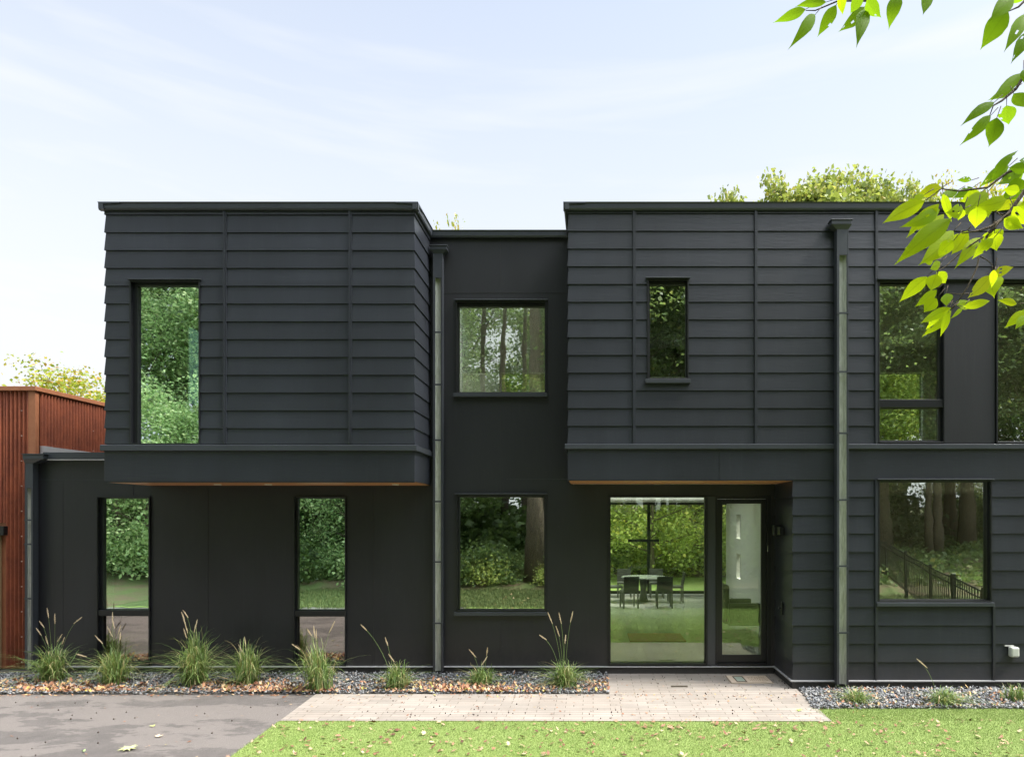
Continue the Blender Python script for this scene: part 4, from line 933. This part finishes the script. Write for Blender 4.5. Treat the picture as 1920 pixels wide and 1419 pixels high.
# ------------------------------------------------------------------ black fence on the right (mirrored)
fn = empty('metal_fence', (8, 4, 0), label='black metal picket fence mirrored in the lower right window', cat='fence')
fpts = [(7.6, 9.0, .98), (8.34, 6.4, 1.09), (9.47, 1.86, 1.28), (10.8, -4.1, 1.74), (12.0, -9, 2.2)]
fm = M['frame']
rails = MB(); pk = MB()
for a, b in zip(fpts, fpts[1:]):
    va, vb = Vector(a), Vector(b); ln = (vb-va).length; n_ = int(ln/.19)
    for h in (0, -.16, -1.15):
        mb_ = [va+Vector((0,0,h-.05)), vb+Vector((0,0,h-.05))]; rails.tube(mb_, [.02, .02], 4)
    for i in range(n_):
        p = va.lerp(vb, i/n_); pk.box(p.x-.011, p.x+.011, p.y-.011, p.y+.011, p.z-1.28, p.z-.03)
rel(rails.build('rails', fm), fn); tag(rel(pk.build('pickets', fm), fn), kind='stuff')
for i in range(9):
    t = i/8*3.999; k = int(t); p = Vector(fpts[k]).lerp(Vector(fpts[k+1]), t-k); rel(MB().box(p.x-.035, p.x+.035, p.y-.035, p.y+.035, p.z-1.5, p.z+.04).build('post', fm), fn)

# ------------------------------------------------------------------ overhanging branch in the foreground
elm = empty('elm_tree', (6.2, -1.6, terr(6.2, -1.6)), label='overhanging elm whose bright green leaves hang in from the upper right', cat='tree')
em, EC = tree_parts(91, 11, 3.4, .2, .35, 5000, .2)
tr_ = em.build('trunk', M['bark'], elm, smooth=True)
np_mesh('crown', leaf_quads(EC[EC[:,2] > 4.2], .16), 4, M['leafA'], elm)
flf = leafmat('elm_leaf_green', [(0, (.09,.2,.008)), (.5, (.13,.27,.01)), (1, (.19,.34,.015))], .62, (.34,.56,.01), .6)
nt_ = flf.node_tree
UVm = flf
def U(zx, zy, Y): return at(1400+zx/2.217, zy/2.217, Y)
leaves = [(245,40,107,97,45,0),(330,10,200,30,40,0),(285,62,170,210,55,0),(372,22,293,157,55,0),(395,-30,400,65,40,1),(490,30,380,135,55,0),(495,38,455,202,62,0),(500,0,560,75,60,0),(625,-20,590,127,65,0),(755,-40,732,65,50,0),(480,-20,430,60,50,0),
(1085,40,970,210,90,0),(1110,-10,1005,95,70,0),(1153,60,1068,220,60,0),(1170,130,1097,268,60,0),(1160,-10,1062,15,40,0),(1148,305,1010,425,50,0),(1110,370,1000,420,40,0),(1030,425,887,527,45,0),(1015,480,884,607,50,0),(1040,490,1005,613,80,0),(1080,440,1090,520,75,0),(1110,390,1165,450,60,0),(1150,290,1160,360,30,0),
(1020,745,1130,625,42,0),(1090,690,960,785,50,0),(1160,690,1040,770,60,0),(810,780,697,820,55,1),(740,835,563,930,70,1),(800,848,662,992,60,1),(940,780,855,825,40,0),(880,790,800,815,40,0),(820,890,655,1035,70,1),(850,910,610,1105,85,1),(860,960,712,1105,90,1),(900,870,825,885,60,1),(960,860,950,950,75,1),(920,960,850,1060,60,1),(860,1000,793,1070,60,1),(1000,800,900,900,90,1),(980,990,862,1120,65,1),(1010,965,985,1030,50,1),(1030,970,1040,1045,70,1),(1070,910,1152,950,60,1),(1150,840,1090,890,60,1),(1110,860,1175,940,60,1),
(805,1090,760,1120,40,1),(750,1150,633,1257,60,1),(790,1140,765,1210,70,1),(790,1205,697,1277,45,1),(790,1240,735,1300,60,1),(830,1220,830,1275,50,1),(850,1280,720,1345,45,1),(850,1290,725,1402,50,1),(870,1265,935,1250,35,1),(900,1275,1012,1250,40,1),(900,1275,845,1327,20,1),(1015,1140,1110,1110,45,1),(1015,1145,917,1240,60,1),(1030,1145,1030,1240,85,1),(1153,1290,1070,1365,45,1),(1165,1310,1115,1370,40,1),(1170,760,1060,830,90,0),(1150,720,1060,760,60,0),(1080,830,940,860,60,1),(1130,800,1040,880,80,1),(1160,960,1100,1010,0,1)]
flf2 = leafmat('elm_leaf_lime', [(0, (.16,.30,.008)), (.5, (.32,.48,.01)), (.85, (.46,.58,.015)), (1, (.52,.5,.02))], .66, (.66,.8,.01), .6)
for mm in (flf, flf2):   # midrib and side veins
    uvn = N(mm, 'ShaderNodeUVMap'); sp = N(mm, 'ShaderNodeSeparateXYZ'); L(mm, uvn.outputs[0], sp.inputs[0])
    def mth(op, a, b=None):
        n_ = N(mm, 'ShaderNodeMath', operation=op)
        for k_, v_ in enumerate((a, b)):
            if v_ is None: continue
            if isinstance(v_, (int, float)): n_.inputs[k_].default_value = v_
            else: L(mm, v_, n_.inputs[k_])
        return n_.outputs[0]
    au = mth('ABSOLUTE', sp.outputs[0]); fr = mth('FRACT', mth('SUBTRACT', mth('MULTIPLY', sp.outputs[1], 11.), mth('MULTIPLY', au, 2.2)))
    vein = mth('MAXIMUM', mth('LESS_THAN', au, .07), mth('MULTIPLY', mth('LESS_THAN', fr, .12), .6))
    pb_ = mm.node_tree.nodes['Principled BSDF']; src = pb_.inputs['Base Color'].links[0].from_socket
    c2 = mixc(mm, mth('MULTIPLY', vein, .25), src, (.2,.3,.02)); L(mm, c2, pb_.inputs['Base Color'])
    trn = [n_ for n_ in mm.node_tree.nodes if n_.type == 'BSDF_TRANSLUCENT'][0]; src = trn.inputs['Color'].links[0].from_socket
    L(mm, mixc(mm, mth('MULTIPLY', vein, .3), src, (.16,.26,.01)), trn.inputs['Color'])
    pb_.inputs['Specular IOR Level'].default_value = .25
def leaf_blade(base_, tip, width, seed, mt):
    rs_ = random.Random(seed); d = tip-base_; ln = d.length; d.normalize()
    view = ((base_+tip)/2-Vector((0,0,EYE))).normalized(); s = d.cross(view).normalized(); tw = rs_.uniform(-.35, .35)
    nn = s.cross(d).normalized(); s = (s*math.cos(tw)+nn*math.sin(tw)).normalized(); nn = s.cross(d).normalized()
    T = [0, .05, .12, .2, .3, .4, .5, .6, .7, .78, .86, .93, 1]; Wp = [.05, .28, .6, .84, .98, 1, .93, .8, .6, .41, .22, .08, .0]
    v, f, uv = [], [], []; bow = rs_.uniform(-.06, .14); fold = rs_.uniform(.05, .16); side_c = rs_.uniform(-.05, .05)
    S = 7; js = [-1, -.66, -.33, 0, .33, .66, 1]
    for t, w_ in zip(T, Wp):
        c_ = base_+d*(ln*t)-nn*(bow*ln*4*t*(1-t))+s*(side_c*ln*math.sin(math.pi*t))
        for j in js:
            hw = width*.5*w_*(1+(.03*rs_.uniform(-1, 1) if abs(j) == 1 else 0)); ripple = .006*ln*math.sin(t*38+abs(j)*2)*abs(j)
            v.append(c_+s*(hw*j)+nn*(fold*hw*abs(j)*1.2+ripple))
    for i in range(len(T)-1):
        for j in range(S-1): a = i*S+j; f.append((a, a+1, a+S+1, a+S))
    return v, f
for (bx, by, tx, ty, w_, k) in list(leaves):
    if by > 600 and random.random() < .55:
        a_ = random.uniform(-1.1, 1.1); dx_, dy_ = tx-bx, ty-by; sc_ = random.uniform(.55, .9); ox_, oy_ = random.uniform(-35, 55), random.uniform(-45, 15)
        leaves.append((bx+ox_, by+oy_, bx+ox_+(dx_*math.cos(a_)-dy_*math.sin(a_))*sc_, by+oy_+(dx_*math.sin(a_)+dy_*math.cos(a_))*sc_, w_*sc_, k))
vv, ff, mi = [], [], []; stalks_ = []
for i, (bx, by, tx, ty, w_, k) in enumerate(leaves):
    if w_ < 5: continue
    Yd = random.uniform(1.5, 1.72)+(.1 if k == 0 else 0); dy = random.uniform(-.03, .03)
    b_, t_ = U(bx, by, Yd), U(tx, ty, Yd+dy); v, f = leaf_blade(b_, t_, w_/2.217/F*Yd*.92, i, None)
    if random.random() < .3:
        for _ in range(random.randint(1, 3)): f.pop(random.randint(12, 55) % len(f))
    n0 = len(vv); vv += v; ff += [tuple(n0+a for a in q_) for q_ in f]; mi += [k]*len(f)
    stalks_.append((b_, b_+(b_-t_).normalized()*.02+Vector((.006, .004, .008))))
    b2 = b_+(b_-t_).normalized()*.012
tw = MB()
for a_, b2_ in stalks_: tw.tube([a_, b2_], [.0007, .0011], 4)
def twig(pts, r0, r1, Y):
    P3 = [U(a, b, Y+.01*math.sin(i)) for i, (a, b) in enumerate(pts)]; n_ = len(P3); tw.tube(P3, [r0+(r1-r0)*i/(n_-1) for i in range(n_)], 6)
twig([(1260,640),(1180,760),(1080,900),(1010,945),(960,960),(895,970)], .006, .0012, 1.62)
twig([(1100,880),(1060,910),(1000,980),(970,1040),(958,1110),(920,1190),(870,1265),(845,1290)], .0035, .001, 1.62)
twig([(985,985),(930,1020),(880,1060),(830,1105),(798,1125),(785,1160)], .002, .0008, 1.62)
twig([(960,1060),(1000,1082),(1020,1100),(1024,1140)], .0015, .0008, 1.62)
twig([(925,1220),(880,1222),(830,1218)], .0014, .0008, 1.62)
twig([(1250,180),(1180,270),(1120,370),(1060,420),(1025,440),(1010,482)], .005, .001, 1.7)
twig([(1300,-160),(1200,-40),(1130,30),(1085,50)], .005, .001, 1.7)
twig([(1300,-200),(1000,-90),(760,-50),(600,-25),(500,5),(380,5),(285,45),(245,45)], .005, .001, 1.7)
twig([(1240,680),(1150,690),(1080,720),(1000,780),(880,795),(810,785),(745,830)], .004, .001, 1.66)
twig([(1080,900),(960,850),(900,870),(830,900)], .002, .001, 1.64)
# the bough that carries the sprays back to the trunk
J = U(1300, 700, 1.62); J2 = U(1300, 180, 1.7); J3 = U(1300, -180, 1.7)
root = Vector((6.15, -1.55, 5.2)); mid = Vector((3.6, .4, 5.0)); fork = Vector((1.9, 1.5, 4.1))
tw.tube([root, Vector((4.9,-.5,5.3)), mid, Vector((2.6,1.1,4.6)), fork], [.08,.06,.04,.028,.018], 8)
for J_, e in ((J, U(1260,640,1.62)), (J2, U(1250,180,1.7)), (J3, U(1300,-180,1.7))): tw.tube([fork, fork.lerp(e, .5)+Vector((0,0,.06)), e], [.016, .010, .006], 7)
o1 = tw.build('branch', M['bark'], None, smooth=True); rel(o1, elm)
o2 = mesh_obj('leaves', vv, ff, [flf, flf2], None, mi, smooth=True); rel(o2, elm)
uvl = o2.data.uv_layers.new(name='UVMap'); JS = [-1, -.66, -.33, 0, .33, .66, 1]; TS = [0, .05, .12, .2, .3, .4, .5, .6, .7, .78, .86, .93, 1]
li_ = np.zeros(len(o2.data.loops), dtype=np.int32); o2.data.loops.foreach_get('vertex_index', li_); li_ = li_ % 91
uvl.data.foreach_set('uv', np.stack([np.array(JS)[li_ % 7], np.array(TS)[li_//7]], 1).astype(np.float32).ravel())

# ------------------------------------------------------------------ camera, sky, sun
cam = bpy.data.cameras.new('camera'); co = bpy.data.objects.new('camera', cam); COL.objects.link(co); sc.camera = co
co.location = (0, 0, EYE); co.rotation_euler = (rad(90), 0, 0)
cam.sensor_width = 36; cam.lens = 24; cam.shift_x = -(CX-960)/1920; cam.shift_y = (CY-709.5)/1920; cam.clip_start = .05; cam.clip_end = 3000
SUN_EL, SUN_AZ = 56, 100          # azimuth clockwise from +Y
wld = bpy.data.worlds.new('World'); sc.world = wld; wld.use_nodes = True; nt = wld.node_tree
bg = nt.nodes['Background']; bg.inputs[1].default_value = .1
sk = nt.nodes.new('ShaderNodeTexSky'); sk.sky_type = 'NISHITA'; sk.sun_disc = False; sk.sun_elevation = rad(SUN_EL); sk.sun_rotation = rad(SUN_AZ); sk.dust_density = 3; sk.air_density = 1.2
class W: node_tree = nt
tc = nt.nodes.new('ShaderNodeTexCoord'); sx = nt.nodes.new('ShaderNodeSeparateXYZ'); nt.links.new(tc.outputs['Generated'], sx.inputs[0])
mr = nt.nodes.new('ShaderNodeMapRange'); nt.links.new(sx.outputs[2], mr.inputs[0]); mr.inputs[1].default_value = .22; mr.inputs[2].default_value = .62; mr.inputs[3].default_value = .97; mr.inputs[4].default_value = .5; mr.clamp = True
mp = nt.nodes.new('ShaderNodeMapping'); mp.inputs['Scale'].default_value = (1.0, 2.2, 9.0); mp.inputs['Rotation'].default_value = (0, rad(-20), 0); nt.links.new(tc.outputs['Generated'], mp.inputs[0])
nz = nt.nodes.new('ShaderNodeTexNoise'); nz.inputs['Scale'].default_value = 1.6; nz.inputs['Detail'].default_value = 7; nz.inputs['Roughness'].default_value = .5; nz.inputs['Distortion'].default_value = .3; nt.links.new(mp.outputs[0], nz.inputs['Vector'])
cr = nt.nodes.new('ShaderNodeMapRange'); nt.links.new(nz.outputs[0], cr.inputs[0]); cr.inputs[1].default_value = .5; cr.inputs[2].default_value = .72; cr.inputs[3].default_value = 0; cr.inputs[4].default_value = .3
ad = nt.nodes.new('ShaderNodeMath'); ad.operation = 'ADD'; ad.use_clamp = True; nt.links.new(mr.outputs[0], ad.inputs[0]); nt.links.new(cr.outputs[0], ad.inputs[1])
mx = nt.nodes.new('ShaderNodeMix'); mx.data_type = 'RGBA'; nt.links.new(ad.outputs[0], mx.inputs[0]); nt.links.new(sk.outputs[0], mx.inputs[6])
# cloud veil boosted overhead, out of view, as added fill light
dt = nt.nodes.new('ShaderNodeVectorMath'); dt.operation = 'DOT_PRODUCT'; nt.links.new(tc.outputs['Generated'], dt.inputs[0]); dt.inputs[1].default_value = Vector((.35, -.12, .93)).normalized()
vr = nt.nodes.new('ShaderNodeMapRange'); vr.interpolation_type = 'SMOOTHSTEP'; nt.links.new(dt.outputs['Value'], vr.inputs[0]); vr.inputs[1].default_value = .6; vr.inputs[2].default_value = .95; vr.inputs[3].default_value = 1; vr.inputs[4].default_value = 9
vs = nt.nodes.new('ShaderNodeVectorMath'); vs.operation = 'SCALE'; vs.inputs[0].default_value = (3.5, 3.6, 3.78); nt.links.new(vr.outputs[0], vs.inputs['Scale'])
nt.links.new(vs.outputs[0], mx.inputs[7])
nt.links.new(mx.outputs[2], bg.inputs[0])
sl = bpy.data.lights.new('sun', 'SUN'); sl.energy = 2.2; sl.angle = rad(14); sl.color = (1, .95, .86); so = bpy.data.objects.new('sun', sl); COL.objects.link(so)
dirv = Vector((math.sin(rad(SUN_AZ))*math.cos(rad(SUN_EL)), math.cos(rad(SUN_AZ))*math.cos(rad(SUN_EL)), math.sin(rad(SUN_EL))))
so.rotation_euler = dirv.to_track_quat('Z', 'Y').to_euler(); so.location = (20, 0, 30)
sc.view_settings.view_transform = 'Standard'; sc.view_settings.look = 'None'; sc.view_settings.exposure = 1.5; sc.view_settings.gamma = 1
sc.cycles.max_bounces = 9; sc.cycles.diffuse_bounces = 3; sc.cycles.glossy_bounces = 4; sc.cycles.transparent_max_bounces = 10; sc.cycles.transmission_bounces = 3
sc.cycles.use_denoising = True
